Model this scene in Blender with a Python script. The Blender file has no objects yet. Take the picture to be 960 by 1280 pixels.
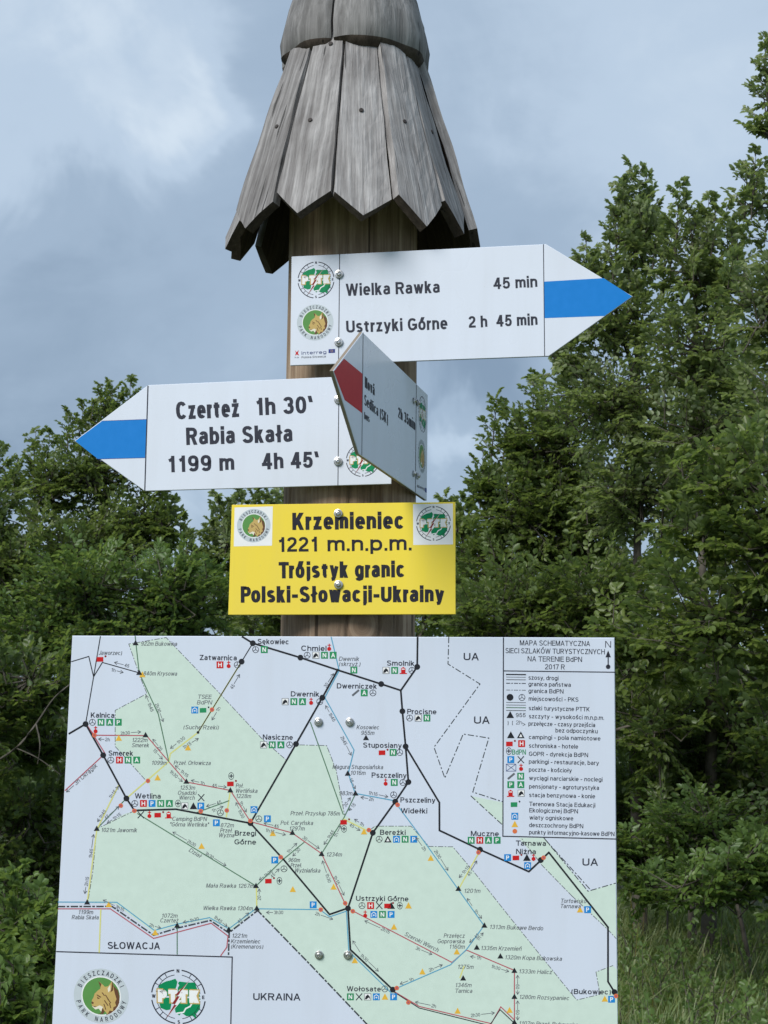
import bpy, math, random
import numpy as np
from mathutils import Vector, Matrix
R = math.radians
rnd = random.Random(7)
NR = np.random.default_rng(11)
C = bpy.context.scene.collection
sc = bpy.context.scene

# ------------------------------------------------------------------ camera
F, CX, CY = 1900.0, 480.0, 640.0
CAM_M = Matrix.Translation((0, 0, 1.6)) @ Matrix.Rotation(R(90 + 7.4), 4, 'X') @ Matrix.Rotation(R(0.9), 4, 'Z')
cd = bpy.data.cameras.new('camera'); cam = bpy.data.objects.new('camera', cd); C.objects.link(cam)
cam.matrix_world = CAM_M
cd.sensor_fit = 'HORIZONTAL'; cd.sensor_width = 36; cd.lens = F / 960 * 36
cd.clip_start = 0.05; cd.clip_end = 2000
cd.dof.use_dof = True; cd.dof.focus_distance = 2.72; cd.dof.aperture_fstop = 38.0
sc.camera = cam

# ------------------------------------------------------------------ light
SUN_EL, SUN_AZ = 42.0, -138.0          # azimuth from +Y, negative = to the left
world = bpy.data.worlds.new('World'); sc.world = world; world.use_nodes = True
sc.view_settings.view_transform = 'Standard'; sc.view_settings.look = 'None'
sc.view_settings.exposure = 0.60; sc.view_settings.gamma = 1.0
sl = bpy.data.lights.new('sun', 'SUN'); sl.energy = 2.3; sl.angle = R(30); sl.color = (1.0, 0.97, 0.92)
so = bpy.data.objects.new('sun', sl); C.objects.link(so)
sd = Vector((math.sin(R(SUN_AZ)) * math.cos(R(SUN_EL)), math.cos(R(SUN_AZ)) * math.cos(R(SUN_EL)), math.sin(R(SUN_EL))))
so.rotation_euler = sd.to_track_quat('Z', 'Y').to_euler()


def ray(px, py):
    d = CAM_M.to_3x3() @ Vector(((px - CX) / F, -(py - CY) / F, -1.0))
    return d


def unproj(px, py, Y):
    """point of the place seen at that pixel, on the vertical plane y = Y"""
    d = ray(px, py); t = Y / d.y
    return Vector((d.x * t, Y, 1.6 + d.z * t))


class NT:
    """small node tree helper"""
    def __init__(s, tree):
        s.t = tree; s.n = tree.nodes; s.l = tree.links
    def add(s, typ, **kw):
        nd = s.n.new(typ)
        ins = kw.pop('ins', {})
        for k, v in kw.items(): setattr(nd, k, v)
        for k, v in ins.items():
            if hasattr(v, 'is_output'): s.l.new(v, nd.inputs[k])
            else: nd.inputs[k].default_value = v
        return nd
    def math(s, op, a, b=None, c=None, clamp=False):
        nd = s.n.new('ShaderNodeMath'); nd.operation = op; nd.use_clamp = clamp
        for i, v in enumerate((a, b, c)):
            if v is None: continue
            if hasattr(v, 'is_output'): s.l.new(v, nd.inputs[i])
            else: nd.inputs[i].default_value = v
        return nd.outputs[0]
    def vmath(s, op, a, b=None):
        nd = s.n.new('ShaderNodeVectorMath'); nd.operation = op
        for i, v in enumerate((a, b)):
            if v is None: continue
            if hasattr(v, 'is_output'): s.l.new(v, nd.inputs[i])
            else: nd.inputs[i].default_value = v
        return nd
    def ramp(s, fac, stops, interp='LINEAR'):
        nd = s.n.new('ShaderNodeValToRGB'); cr = nd.color_ramp; cr.interpolation = interp
        while len(cr.elements) < len(stops): cr.elements.new(0.5)
        for e, (p, c) in zip(cr.elements, stops):
            e.position = p; e.color = (c[0], c[1], c[2], 1) if hasattr(c, '__len__') else (c, c, c, 1)
        s.l.new(fac, nd.inputs[0]); return nd.outputs[0]
    def mix(s, fac, a, b, blend='MIX'):
        nd = s.n.new('ShaderNodeMix'); nd.data_type = 'RGBA'; nd.blend_type = blend
        for i, v in ((0, fac), (6, a), (7, b)):
            if hasattr(v, 'is_output'): s.l.new(v, nd.inputs[i])
            else: nd.inputs[i].default_value = v if i == 0 else (v[0], v[1], v[2], 1)
        return nd.outputs[2]
    def noise(s, vec, scale, detail=4, rough=0.55, dist=0.0, out=0):
        nd = s.n.new('ShaderNodeTexNoise'); s.l.new(vec, nd.inputs['Vector'])
        nd.inputs['Scale'].default_value = scale; nd.inputs['Detail'].default_value = detail
        nd.inputs['Roughness'].default_value = rough; nd.inputs['Distortion'].default_value = dist
        return nd.outputs[out]


# sky: clear-sky texture seen through an almost closed layer of grey-blue cloud
w = NT(world.node_tree)
for n_ in list(w.n): w.n.remove(n_)
sky = w.add('ShaderNodeTexSky', sky_type='NISHITA', sun_disc=False, sun_elevation=R(SUN_EL), sun_rotation=R(SUN_AZ))
bg1 = w.add('ShaderNodeBackground', ins={'Color': sky.outputs[0], 'Strength': 0.1})
tc = w.add('ShaderNodeTexCoord')
dirv = tc.outputs['Generated']
mp = w.add('ShaderNodeMapping', ins={'Vector': dirv, 'Scale': (1, 1, 1.7), 'Rotation': (0, R(25), 0)})
n1 = w.noise(mp.outputs[0], 3.6, 6, 0.5, 0.25)
n2 = w.noise(mp.outputs[0], 9.0, 6, 0.55, 0.9)
sx = w.add('ShaderNodeSeparateXYZ', ins={0: dirv})
warp = w.noise(dirv, 7.0, 5, 0.6, 0.4, out=1)
wv = w.vmath('SCALE', w.vmath('SUBTRACT', warp, (0.5, 0.5, 0.5)).outputs[0]); wv.inputs['Scale'].default_value = 0.22
wdir = w.vmath('ADD', dirv, wv.outputs[0]).outputs[0]


def cloud_patch(px, py, r0, r1):
    d = ray(px, py).normalized()
    ds = w.vmath('DISTANCE', wdir, tuple(d)).outputs['Value']
    nd = w.add('ShaderNodeMapRange', interpolation_type='SMOOTHERSTEP', ins={0: ds, 1: r1, 2: r0, 3: 0.0, 4: 1.0})
    return nd.outputs[0]


v = w.math('MULTIPLY_ADD', n1, 0.42, 0.26)
v = w.math('MULTIPLY_ADD', n2, 0.16, v)
v = w.math('MULTIPLY_ADD', sx.outputs[2], 0.30, v)           # thin, bright above; thicker and greyer low down
v = w.math('SUBTRACT', v, 0.125)
for px_, py_, r0_, r1_, g_ in ((225, 60, .0, .055, .10), (185, 105, .0, .055, .09), (150, 140, .0, .045, .07), (120, 20, .0, .07, .08), (20, 30, .02, .20, .17), (840, 130, .02, .17, .14),
                              (80, 440, .02, .15, -.13), (610, 475, .01, .10, -.20), (590, 575, .01, .05, .20), (70, 240, .02, .09, .05),
                              (660, 170, .02, .10, -.04), (240, 250, .02, .10, -.05), (230, 650, .01, .07, .14)):
    v = w.math('MULTIPLY_ADD', cloud_patch(px_, py_, r0_, r1_), g_, v)
ccol = w.ramp(v, [(0.10, (.095, .140, .20)), (0.30, (.155, .215, .295)), (0.50, (.245, .318, .41)), (0.68, (.345, .425, .52)), (0.88, (.47, .54, .61))], 'EASE')
bg2 = w.add('ShaderNodeBackground', ins={'Color': ccol, 'Strength': 1.0})
mx = w.add('ShaderNodeMixShader', ins={0: 0.93, 1: bg1.outputs[0], 2: bg2.outputs[0]})
w.add('ShaderNodeOutputWorld', ins={0: mx.outputs[0]})


# ------------------------------------------------------------------ materials
def material(name):
    m = bpy.data.materials.new(name); m.use_nodes = True
    t = NT(m.node_tree); b = t.n.get('Principled BSDF')
    return m, t, b


def print_ink(name, col, rough=0.5):
    m, t, b = material(name)
    co = t.add('ShaderNodeTexCoord').outputs['Object']
    nz = t.noise(co, 60, 3)
    c = t.mix(t.ramp(nz, [(.35, 0.0), (.75, .22)]), col, tuple(min(1, x * 1.25 + .02) for x in col))
    t.l.new(c, b.inputs['Base Color']); b.inputs['Roughness'].default_value = rough
    b.inputs['Specular IOR Level'].default_value = 0.2
    return m


INK = {}
for nm, col in dict(black=(.018, .018, .026), dark=(.03, .033, .05), grey=(.12, .13, .15), white=(.80, .81, .82), blue=(.004, .19, .58),
                    red=(.52, .010, .012), darkred=(.24, .02, .02), green=(.0, .23, .085), mapgreen=(.02, .25, .10), park=(.56, .68, .61), trailblue=(.10, .34, .50),
                    trailred=(.42, .09, .12), trailyellow=(.62, .62, .22), trailgreen=(.09, .19, .12), road=(.014, .016, .022), orange=(.65, .16, .06),
                    yellow=(.72, .43, .05), iconblue=(.01, .22, .58), ring=(.50, .56, .60), discgreen=(.10, .27, .07), tan=(.52, .37, .13),
                    lightfur=(.74, .70, .58), brown=(.13, .06, .03), navy=(.03, .05, .22), cream=(.8, .78, .5), bwborder=(.05, .06, .07), navyprint=(.09, .11, .24)).items():
    INK[nm] = print_ink('ink_' + nm, col)


def plate_mat(name, col, rough=0.26, dirt=0.09):
    m, t, b = material(name)
    co = t.add('ShaderNodeTexCoord').outputs['Object']
    a = t.noise(co, 3.0, 4); s_ = t.add('ShaderNodeMapping', ins={'Vector': co, 'Scale': (22, 22, 2.2)})
    st = t.noise(s_.outputs[0], 1.0, 5, 0.65)
    sp = t.noise(co, 150, 2)
    f = t.math('MULTIPLY_ADD', t.ramp(st, [(.45, 0.0), (.8, 1.0)]), dirt, t.math('MULTIPLY', t.ramp(a, [(.35, 0.0), (.7, 1.0)]), dirt))
    f = t.math('MULTIPLY_ADD', t.ramp(sp, [(.70, 0.0), (.78, 1.0)]), 0.12, f)
    c = t.mix(f, col, (.33, .31, .26))
    t.l.new(c, b.inputs['Base Color'])
    t.l.new(t.math('MULTIPLY_ADD', a, 0.2, rough - .08), b.inputs['Roughness'])
    bp = t.add('ShaderNodeBump', ins={'Strength': 0.05, 'Distance': 0.004, 'Height': t.noise(co, 6, 2)})
    t.l.new(bp.outputs[0], b.inputs['Normal'])
    return m


M_WHITE = plate_mat('white_sign_laminate', (.70, .75, .85))
M_MAP = plate_mat('map_laminate', (.63, .69, .81), 0.36, 0.08)
M_YELLOW = plate_mat('yellow_sign_laminate', (.88, .68, .05), 0.35, 0.08)
M_EDGE = plate_mat('sign_core_edge', (.24, .19, .14), 0.6, 0.3)
M_BACK = plate_mat('sign_back', (.42, .42, .42), 0.5, 0.2)
m, t, b = material('zinc_steel'); b.inputs['Metallic'].default_value = 1.0
co = t.add('ShaderNodeTexCoord').outputs['Object']
t.l.new(t.ramp(t.noise(co, 200, 3), [(.3, (.42, .41, .39)), (.7, (.74, .73, .71))]), b.inputs['Base Color'])
b.inputs['Roughness'].default_value = 0.3; M_STEEL = m
m, t, b = material('rusty_nail'); b.inputs['Base Color'].default_value = (.035, .027, .025, 1); b.inputs['Roughness'].default_value = .75; M_NAIL = m


def wood(name, dark, mid, light, grain=95.0, bump=0.5, knot=None, extra_dark=0.0):
    m, t, b = material(name)
    co = t.add('ShaderNodeTexCoord').outputs['Object']
    oi = t.add('ShaderNodeObjectInfo').outputs['Random']
    off = t.add('ShaderNodeCombineXYZ', ins={0: t.math('MULTIPLY', oi, 7.0), 1: t.math('MULTIPLY', oi, 3.0), 2: t.math('MULTIPLY', oi, 11.0)}).outputs[0]
    p = t.vmath('ADD', co, off).outputs[0]
    st = t.add('ShaderNodeMapping', ins={'Vector': p, 'Scale': (1, 1, 0.045)}).outputs[0]
    if knot is not None:      # grain sweeps round the knot
        dk = t.vmath('SUBTRACT', co, knot).outputs[0]
        dk = t.add('ShaderNodeMapping', ins={'Vector': dk, 'Scale': (1, 1, 0.8)}).outputs[0]
        ln = t.vmath('LENGTH', dk).outputs['Value']
        kf = t.add('ShaderNodeMapRange', interpolation_type='SMOOTHSTEP', ins={0: ln, 1: 0.085, 2: 0.025, 3: 0.0, 4: 1.0}).outputs[0]
        rings = t.add('ShaderNodeCombineXYZ', ins={0: ln, 1: 0.0, 2: 0.0}).outputs[0]
        mv = t.add('ShaderNodeMix', data_type='VECTOR')
        t.l.new(kf, mv.inputs[0]); t.l.new(st, mv.inputs[4]); t.l.new(rings, mv.inputs[5]); st = mv.outputs[1]
    g1 = t.noise(st, grain, 5, 0.6, 0.15)
    g2 = t.noise(st, grain * 3.3, 3, 0.6)
    crk = t.noise(t.add('ShaderNodeMapping', ins={'Vector': p, 'Scale': (1, 1, 0.03)}).outputs[0], grain * 0.9, 2, 0.4)
    crack = t.ramp(crk, [(.285, 1.0), (.31, 0.0)])
    blot = t.noise(p, 9, 4, 0.6)
    wf = t.math('ADD', t.math('MULTIPLY', g1, 0.55), t.math('MULTIPLY', g2, 0.2))
    wf = t.math('MULTIPLY_ADD', blot, 0.30, wf)
    c = t.ramp(wf, [(.36, dark), (.52, mid), (.68, light)])
    c = t.mix(t.math('MULTIPLY', crack, 0.75), c, tuple(x * .25 for x in dark))
    hsv = t.add('ShaderNodeHueSaturation', ins={'Value': t.math('MULTIPLY_ADD', oi, 0.45, 0.76), 'Color': c})
    t.l.new(hsv.outputs[0], b.inputs['Base Color'])
    b.inputs['Roughness'].default_value = 0.78; b.inputs['Specular IOR Level'].default_value = 0.25
    h = t.math('SUBTRACT', t.math('MULTIPLY_ADD', g2, 0.5, g1), t.math('MULTIPLY', crack, 0.9))
    bp = t.add('ShaderNodeBump', ins={'Strength': bump, 'Distance': 0.003, 'Height': h})
    t.l.new(bp.outputs[0], b.inputs['Normal'])
    return m


M_INNER = wood('shade_toned_inner_wood', (.022, .016, .012), (.05, .038, .03), (.09, .07, .055), 80, 0.5)  # unweathered brown of undersides, cut ends and cap rim, shade painted into the tone
M_SHINGLE = wood('weathered_grey_wood', (.115, .105, .102), (.255, .243, .24), (.46, .445, .44), 120, 0.8)
M_CAP = wood('weathered_cap_wood', (.09, .085, .083), (.18, .175, .172), (.31, .30, .298), 80, 0.8)
M_POST = wood('brown_log_wood', (.10, .064, .04), (.27, .192, .13), (.47, .365, .262), 75, 0.7, knot=(0.012, -0.119, 1.745))

m, t, b = material('bark')
co = t.add('ShaderNodeTexCoord').outputs['Object']
t.l.new(t.ramp(t.noise(co, 14, 5), [(.3, (.035, .03, .022)), (.7, (.12, .105, .085))]), b.inputs['Base Color'])
b.inputs['Roughness'].default_value = .85
t.l.new(t.add('ShaderNodeBump', ins={'Strength': .5, 'Height': t.noise(co, 40, 4)}).outputs[0], b.inputs['Normal']); M_BARK = m


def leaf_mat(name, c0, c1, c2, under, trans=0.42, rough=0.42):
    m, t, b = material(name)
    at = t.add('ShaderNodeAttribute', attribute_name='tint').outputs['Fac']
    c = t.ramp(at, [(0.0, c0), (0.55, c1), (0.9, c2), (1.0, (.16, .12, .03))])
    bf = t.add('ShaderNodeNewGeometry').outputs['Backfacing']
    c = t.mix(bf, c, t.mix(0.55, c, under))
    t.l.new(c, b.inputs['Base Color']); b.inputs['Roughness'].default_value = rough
    b.inputs['Specular IOR Level'].default_value = 0.5
    tr = t.add('ShaderNodeBsdfTranslucent', ins={'Color': t.mix(0.6, c, (.34, .46, .07))})
    ms = t.add('ShaderNodeMixShader', ins={0: trans, 1: b.outputs[0], 2: tr.outputs[0]})
    out = [n for n in t.n if n.type == 'OUTPUT_MATERIAL'][0]
    t.l.new(ms.outputs[0], out.inputs[0])
    return m


M_LEAF_A = leaf_mat('beech_leaf', (.055, .088, .020), (.130, .180, .040), (.205, .25, .07), (.16, .225, .10))
M_LEAF_B = leaf_mat('pale_leaf', (.08, .115, .036), (.165, .215, .072), (.255, .305, .13), (.27, .34, .19))
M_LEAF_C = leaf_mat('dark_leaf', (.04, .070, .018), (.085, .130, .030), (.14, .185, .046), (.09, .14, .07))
M_LEAF_D = leaf_mat('sapling_leaf', (.055, .11, .022), (.12, .195, .042), (.19, .27, .07), (.15, .24, .10))
M_GRASS = leaf_mat('grass_blade', (.09, .14, .035), (.19, .26, .07), (.33, .33, .15), (.10, .15, .06), 0.25, 0.5)

m, t, b = material('meadow_soil')
co = t.add('ShaderNodeTexCoord').outputs['Object']
t.l.new(t.ramp(t.noise(co, 3, 6), [(.35, (.05, .07, .025)), (.65, (.09, .12, .045))]), b.inputs['Base Color'])
b.inputs['Roughness'].default_value = .95; M_SOIL = m


# ------------------------------------------------------------------ helpers
def tag(o, label=None, cat=None, group=None, kind=None):
    if label: o['label'] = label
    if cat: o['category'] = cat
    if group: o['group'] = group
    if kind: o['kind'] = kind
    return o


def empty(name, loc=(0, 0, 0), rz=0.0):
    o = bpy.data.objects.new(name, None); C.objects.link(o)
    o.location = loc; o.rotation_euler = (0, 0, rz); o.empty_display_size = .05
    return o


def mesh_obj(name, verts, faces, mats, parent=None, fm=None, smooth=False):
    me = bpy.data.meshes.new(name); me.from_pydata([tuple(v) for v in verts], [], faces)
    for mt in (mats if isinstance(mats, (list, tuple)) else [mats]): me.materials.append(mt)
    if fm is not None: me.polygons.foreach_set('material_index', fm)
    if smooth: me.polygons.foreach_set('use_smooth', [True] * len(me.polygons))
    me.update()
    o = bpy.data.objects.new(name, me); C.objects.link(o)
    if parent: o.parent = parent
    return o


def np_mesh(name, V, Fq, mat, parent=None, tint=None, smooth=False):
    """V (n,3), Fq (m,4) quads; tint per face"""
    me = bpy.data.meshes.new(name)
    nf, k = Fq.shape
    me.vertices.add(len(V)); me.vertices.foreach_set('co', np.ascontiguousarray(V, dtype=np.float32).ravel())
    me.loops.add(nf * k); me.loops.foreach_set('vertex_index', np.ascontiguousarray(Fq, dtype=np.int32).ravel())
    me.polygons.add(nf); me.polygons.foreach_set('loop_start', np.arange(0, nf * k, k, dtype=np.int32))
    me.polygons.foreach_set('loop_total', np.full(nf, k, dtype=np.int32))
    if smooth: me.polygons.foreach_set('use_smooth', np.ones(nf, dtype=bool))
    me.update(calc_edges=True)
    if tint is not None:
        a = me.attributes.new('tint', 'FLOAT', 'FACE'); a.data.foreach_set('value', tint.astype(np.float32))
    me.materials.append(mat)
    o = bpy.data.objects.new(name, me); C.objects.link(o)
    if parent: o.parent = parent
    return o


def tubes(P0, P1, r0, r1, sides=4):
    """many straight tapered prisms at once"""
    P0 = np.asarray(P0, float); P1 = np.asarray(P1, float)
    d = P1 - P0; d /= np.linalg.norm(d, axis=1, keepdims=True) + 1e-9
    a = np.cross(d, np.where(np.abs(d[:, 2:3]) > .9, [[1., 0, 0]], [[0, 0, 1.]])); a /= np.linalg.norm(a, axis=1, keepdims=True) + 1e-9
    b = np.cross(d, a); n = len(P0)
    r0 = np.broadcast_to(np.asarray(r0, float), (n,))[:, None]; r1 = np.broadcast_to(np.asarray(r1, float), (n,))[:, None]
    V = np.zeros((n, 2 * sides, 3))
    for i in range(sides):
        an = 2 * math.pi * i / sides; off = a * math.cos(an) + b * math.sin(an)
        V[:, i] = P0 + off * r0; V[:, sides + i] = P1 + off * r1
    base = (np.arange(n) * 2 * sides)[:, None]
    Fs = [np.concatenate([base + i, base + (i + 1) % sides, base + sides + (i + 1) % sides, base + sides + i], 1) for i in range(sides)]
    return V.reshape(-1, 3), np.stack(Fs, 1).reshape(-1, 4)


class Plane:
    """a flat sign standing upright at a real place: origin, yaw; pixels of the photo give sizes on it"""
    def __init__(s, px, py, Y, yaw):
        s.o = unproj(px, py, Y); s.yaw = yaw
        s.r = Vector((math.cos(yaw), -math.sin(yaw), 0)); s.n = Vector((-math.sin(yaw), -math.cos(yaw), 0))
    def uv(s, px, py):
        d = ray(px, py); c = Vector((0, 0, 1.6))
        t = (s.o - c).dot(s.n) / d.dot(s.n); p = c + d * t - s.o
        return p.dot(s.r), p.z
    def root(s, name, dz=0.0):
        return empty(name, s.o, -s.yaw)


# plain sans-serif letters drawn from strokes. Cap height 1, x-height X; 'D' strokes are cut level at both ends, 'P' strokes follow their points
X_H = .71


def arc(cx, cy, rx, ry, a0, a1, e=.84):
    n = max(3, int(abs(a1 - a0) / 24)); P = []
    for i in range(n + 1):
        a = R(a0 + (a1 - a0) * i / n); c, s_ = math.cos(a), math.sin(a)
        P.append((cx + rx * math.copysign(abs(c) ** e, c), cy + ry * math.copysign(abs(s_) ** e, s_)))
    return P


def D(*p): return ('D', list(p))
def Pn(*p):
    q = []
    for k in p: q += k if isinstance(k, list) else [k]
    return ('P', q)


def stem(x, y0, y1): return D((x, y0), (x, y1))


def letter(ch):
    X = X_H; h = X / 2
    acc = {'ż': 'z', 'ź': 'z', 'ó': 'o', 'Ó': 'O', 'ń': 'n', 'ś': 's', 'ć': 'c', 'á': 'a'}
    if ch in acc:
        w_, S = letter(acc[ch]); S = list(S); top = 1.0 if ch != 'Ó' else 1.28; m_ = w_ / 2
        S.append(stem(m_, top, top) if ch == 'ż' else D((m_ - .02, top - .07), (m_ + .10, top + .05)))
        return w_, S
    if ch in 'ąę':
        w_, S = letter('a' if ch == 'ą' else 'e'); S = list(S)
        S.append(Pn((w_ * .85, -.02), (w_ * .62, -.13), (w_ * .68, -.22), (w_ * .95, -.22))); return w_, S
    if ch in 'łŁ':
        if ch == 'ł': return .16, [stem(.08, 0, 1), Pn((-.05, .40), (.21, .60))]
        return .42, [stem(.03, 0, 1), Pn((0, 0), (.46, 0)), Pn((-.08, .36), (.24, .58))]
    o = arc(.21, h, .21, h, 0, 360)
    G = {
        'a': (.38, [Pn(arc(.19, X - .19, .17, .19, 165, 0), (.36, .0 - .05)), Pn((.36, .43), (.17, .39), arc(.15, .195, .15, .195, 100, 270), (.27, .02), (.36, .14))]),
        'b': (.41, [stem(0, 0, 1), Pn(arc(.20, h, .21, h, 150, -150))]), 'c': (.38, [Pn(arc(.20, h, .20, h, 38, 322))]),
        'd': (.41, [stem(.41, 0, 1), Pn(arc(.21, h, .21, h, 30, 330))]), 'e': (.40, [Pn((.02, h), (.40, h), arc(.20, h, .20, h, 5, 318))]),
        'f': (.24, [Pn((.11, -.07), (.11, .82), (.14, .96), (.26, 1.0)), Pn((-.02, X - .02), (.24, X - .02))]),
        'g': (.41, [Pn(arc(.21, h, .21, h, 30, 330)), Pn((.41, X + .06), (.41, -.05), (.36, -.20), (.21, -.26), (.08, -.23), (.02, -.14))]),
        'h': (.38, [stem(0, 0, 1), Pn((0, .50), arc(.20, X - .2, .18, .2, 130, 0), (.38, -.07))]), 'i': (0, [stem(0, 0, X), stem(0, 1.03, 1.03)]),
        'j': (.06, [Pn((.06, X + .06), (.06, -.14), (.02, -.24), (-.08, -.25)), stem(.06, 1.03, 1.03)]), 'k': (.38, [stem(0, 0, 1), D((.02, .26), (.32, X)), D((.13, .40), (.36, 0))]),
        'l': (0, [stem(0, 0, 1)]), 'm': (.64, [stem(0, 0, X), Pn((0, .50), arc(.17, X - .18, .15, .18, 130, 0), (.32, -.07)), Pn((.32, .50), arc(.49, X - .18, .15, .18, 130, 0), (.64, -.07))]),
        'n': (.38, [stem(0, 0, X), Pn((0, .50), arc(.20, X - .2, .18, .2, 130, 0), (.38, -.07))]), 'o': (.42, [Pn(o)]),
        'p': (.41, [stem(0, -.25, X), Pn(arc(.20, h, .21, h, 150, -150))]), 'r': (.24, [stem(0, 0, X), Pn((0, .46), (.07, .64), (.16, X - .01), (.26, X - .01))]),
        's': (.36, [Pn(arc(.18, X - .165, .165, .165, 25, 190), (.05, .42), (.30, .30), arc(.185, .17, .17, .17, 20, -155))]),
        't': (.27, [Pn((.12, .95), (.12, .12), (.17, .01), (.28, .0)), Pn((-.01, X - .02), (.27, X - .02))]), 'u': (.38, [stem(.38, 0, X), Pn((0, X + .06), arc(.18, .2, .18, .2, 180, 310), (.38, .22))]),
        'v': (.40, [D((0, X), (.2, 0)), D((.40, X), (.2, 0))]), 'w': (.62, [D((0, X), (.16, 0)), D((.31, X), (.16, 0)), D((.31, X), (.46, 0)), D((.62, X), (.46, 0))]),
        'y': (.40, [D((0, X), (.21, .02)), Pn((.42, X + .06), (.20, -.08), (.14, -.22), (0, -.25))]), 'z': (.35, [Pn((0, X), (.35, X)), D((.33, X), (.02, 0)), Pn((0, 0), (.37, 0))]),
        'x': (.38, [D((0, X), (.38, 0)), D((.38, X), (0, 0))]),
        'A': (.58, [D((.29, 1), (0, 0)), D((.29, 1), (.58, 0)), Pn((.10, .30), (.48, .30))]), 'B': (.50, [stem(0, 0, 1), Pn((0, 1), (.26, 1), arc(.27, .765, .19, .235, 90, -90), (.0, .53)), Pn((.27, .53), arc(.29, .265, .21, .265, 90, -90), (0, 0))]),
        'C': (.56, [Pn(arc(.29, .5, .29, .5, 38, 322))]), 'D': (.54, [stem(0, 0, 1), Pn((0, 1), (.24, 1), arc(.24, .5, .30, .5, 90, -90), (0, 0))]),
        'E': (.44, [stem(0, 0, 1), Pn((0, 1), (.46, 1)), Pn((0, .53), (.43, .53)), Pn((0, 0), (.48, 0))]), 'F': (.42, [stem(0, 0, 1), Pn((0, 1), (.45, 1)), Pn((0, .52), (.40, .52))]),
        'G': (.58, [Pn(arc(.29, .5, .29, .5, 40, 330), (.58, .20), (.58, .45)), Pn((.34, .45), (.62, .45))]), 'H': (.54, [stem(0, 0, 1), stem(.54, 0, 1), Pn((0, .53), (.54, .53))]),
        'I': (0, [stem(0, 0, 1)]), 'J': (.36, [Pn((.36, 1.07), arc(.18, .22, .18, .22, 0, -175))]), 'K': (.52, [stem(0, 0, 1), D((.02, .34), (.48, 1)), D((.18, .56), (.50, 0))]),
        'L': (.42, [stem(0, 0, 1), Pn((0, 0), (.46, 0))]), 'M': (.64, [stem(0, 0, 1), stem(.64, 0, 1), D((.03, 1), (.32, 0)), D((.61, 1), (.32, 0))]),
        'N': (.54, [stem(0, 0, 1), stem(.54, 0, 1), D((.02, 1), (.52, 0))]), 'O': (.60, [Pn(arc(.30, .5, .30, .5, 0, 360))]), 'P': (.48, [stem(0, 0, 1), Pn((0, 1), (.27, 1), arc(.26, .735, .22, .265, 90, -90), (0, .47))]),
        'R': (.52, [stem(0, 0, 1), Pn((0, 1), (.28, 1), arc(.28, .75, .22, .25, 90, -90), (0, .5)), D((.26, .46), (.50, 0))]),
        'S': (.50, [Pn(arc(.25, .76, .23, .24, 20, 185), (.08, .60), (.42, .42), arc(.25, .24, .25, .24, 10, -165))]), 'T': (.50, [stem(.25, 0, 1), Pn((-.05, 1), (.55, 1))]),
        'U': (.52, [Pn((0, 1.07), arc(.26, .27, .26, .27, 180, 360), (.52, 1.07))]), 'W': (.84, [D((0, 1), (.20, 0)), D((.42, 1), (.21, 0)), D((.42, 1), (.63, 0)), D((.84, 1), (.64, 0))]),
        'Y': (.54, [D((0, 1), (.27, .42)), D((.54, 1), (.27, .42)), stem(.27, 0, .42)]), 'Z': (.50, [Pn((0, 1), (.50, 1)), D((.48, 1), (.02, 0)), Pn((0, 0), (.53, 0))]),
        '0': (.42, [Pn(arc(.21, .5, .21, .5, 0, 360))]), '1': (.30, [stem(.24, 0, 1), Pn((.24, .94), (.14, .82), (.02, .76))]), '2': (.42, [Pn(arc(.21, .75, .20, .25, 175, -25), (.30, .46), (.08, .22), (.01, .04)), Pn((-.02, 0), (.45, 0))]),
        '3': (.42, [Pn(arc(.20, .76, .19, .24, 165, -90)), Pn((.17, .53), arc(.20, .265, .21, .265, 90, -168))]), '4': (.46, [stem(.34, 0, 1), Pn((-.03, .26), (.48, .26)), D((.32, 1), (.0, .28))]),
        '5': (.42, [Pn((.40, 1), (.07, 1)), D((.08, 1), (.02, .46)), Pn((.02, .46), (.10, .60), arc(.20, .32, .21, .32, 85, -165))]), '6': (.42, [Pn(arc(.22, .70, .20, .30, 32, 180), (.01, .34), arc(.215, .30, .20, .30, 180, -180))]),
        '7': (.40, [Pn((-.03, 1), (.42, 1)), D((.40, 1), (.13, 0))]), '8': (.42, [Pn(arc(.21, .765, .18, .235, 0, 360)), Pn(arc(.21, .27, .21, .27, 0, 360))]), '9': (.42, [Pn(arc(.20, .30, .20, .30, 212, 360), (.41, .66), arc(.205, .70, .20, .30, 0, 360))]),
        '.': (.0, [stem(0, 0, 0)]), ',': (.03, [D((.03, .03), (.0, -.14))]), '-': (.20, [Pn((-.03, .36), (.23, .36))]), '`': (.10, [D((.0, 1.0), (.08, .80))]), "'": (0, [stem(0, .76, 1)]),
        '"': (.14, [stem(0, .76, 1), stem(.14, .76, 1)]), '(': (.14, [Pn(arc(.22, .38, .20, .66, 125, 235))]), ')': (.14, [Pn(arc(-.06, .38, .20, .66, 55, -55))]),
    }
    return G[ch]


CAPH = 1.0
_glyph = {}


def strokes(ch):
    if ch not in _glyph: _glyph[ch] = letter(ch)
    return _glyph[ch]


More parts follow.
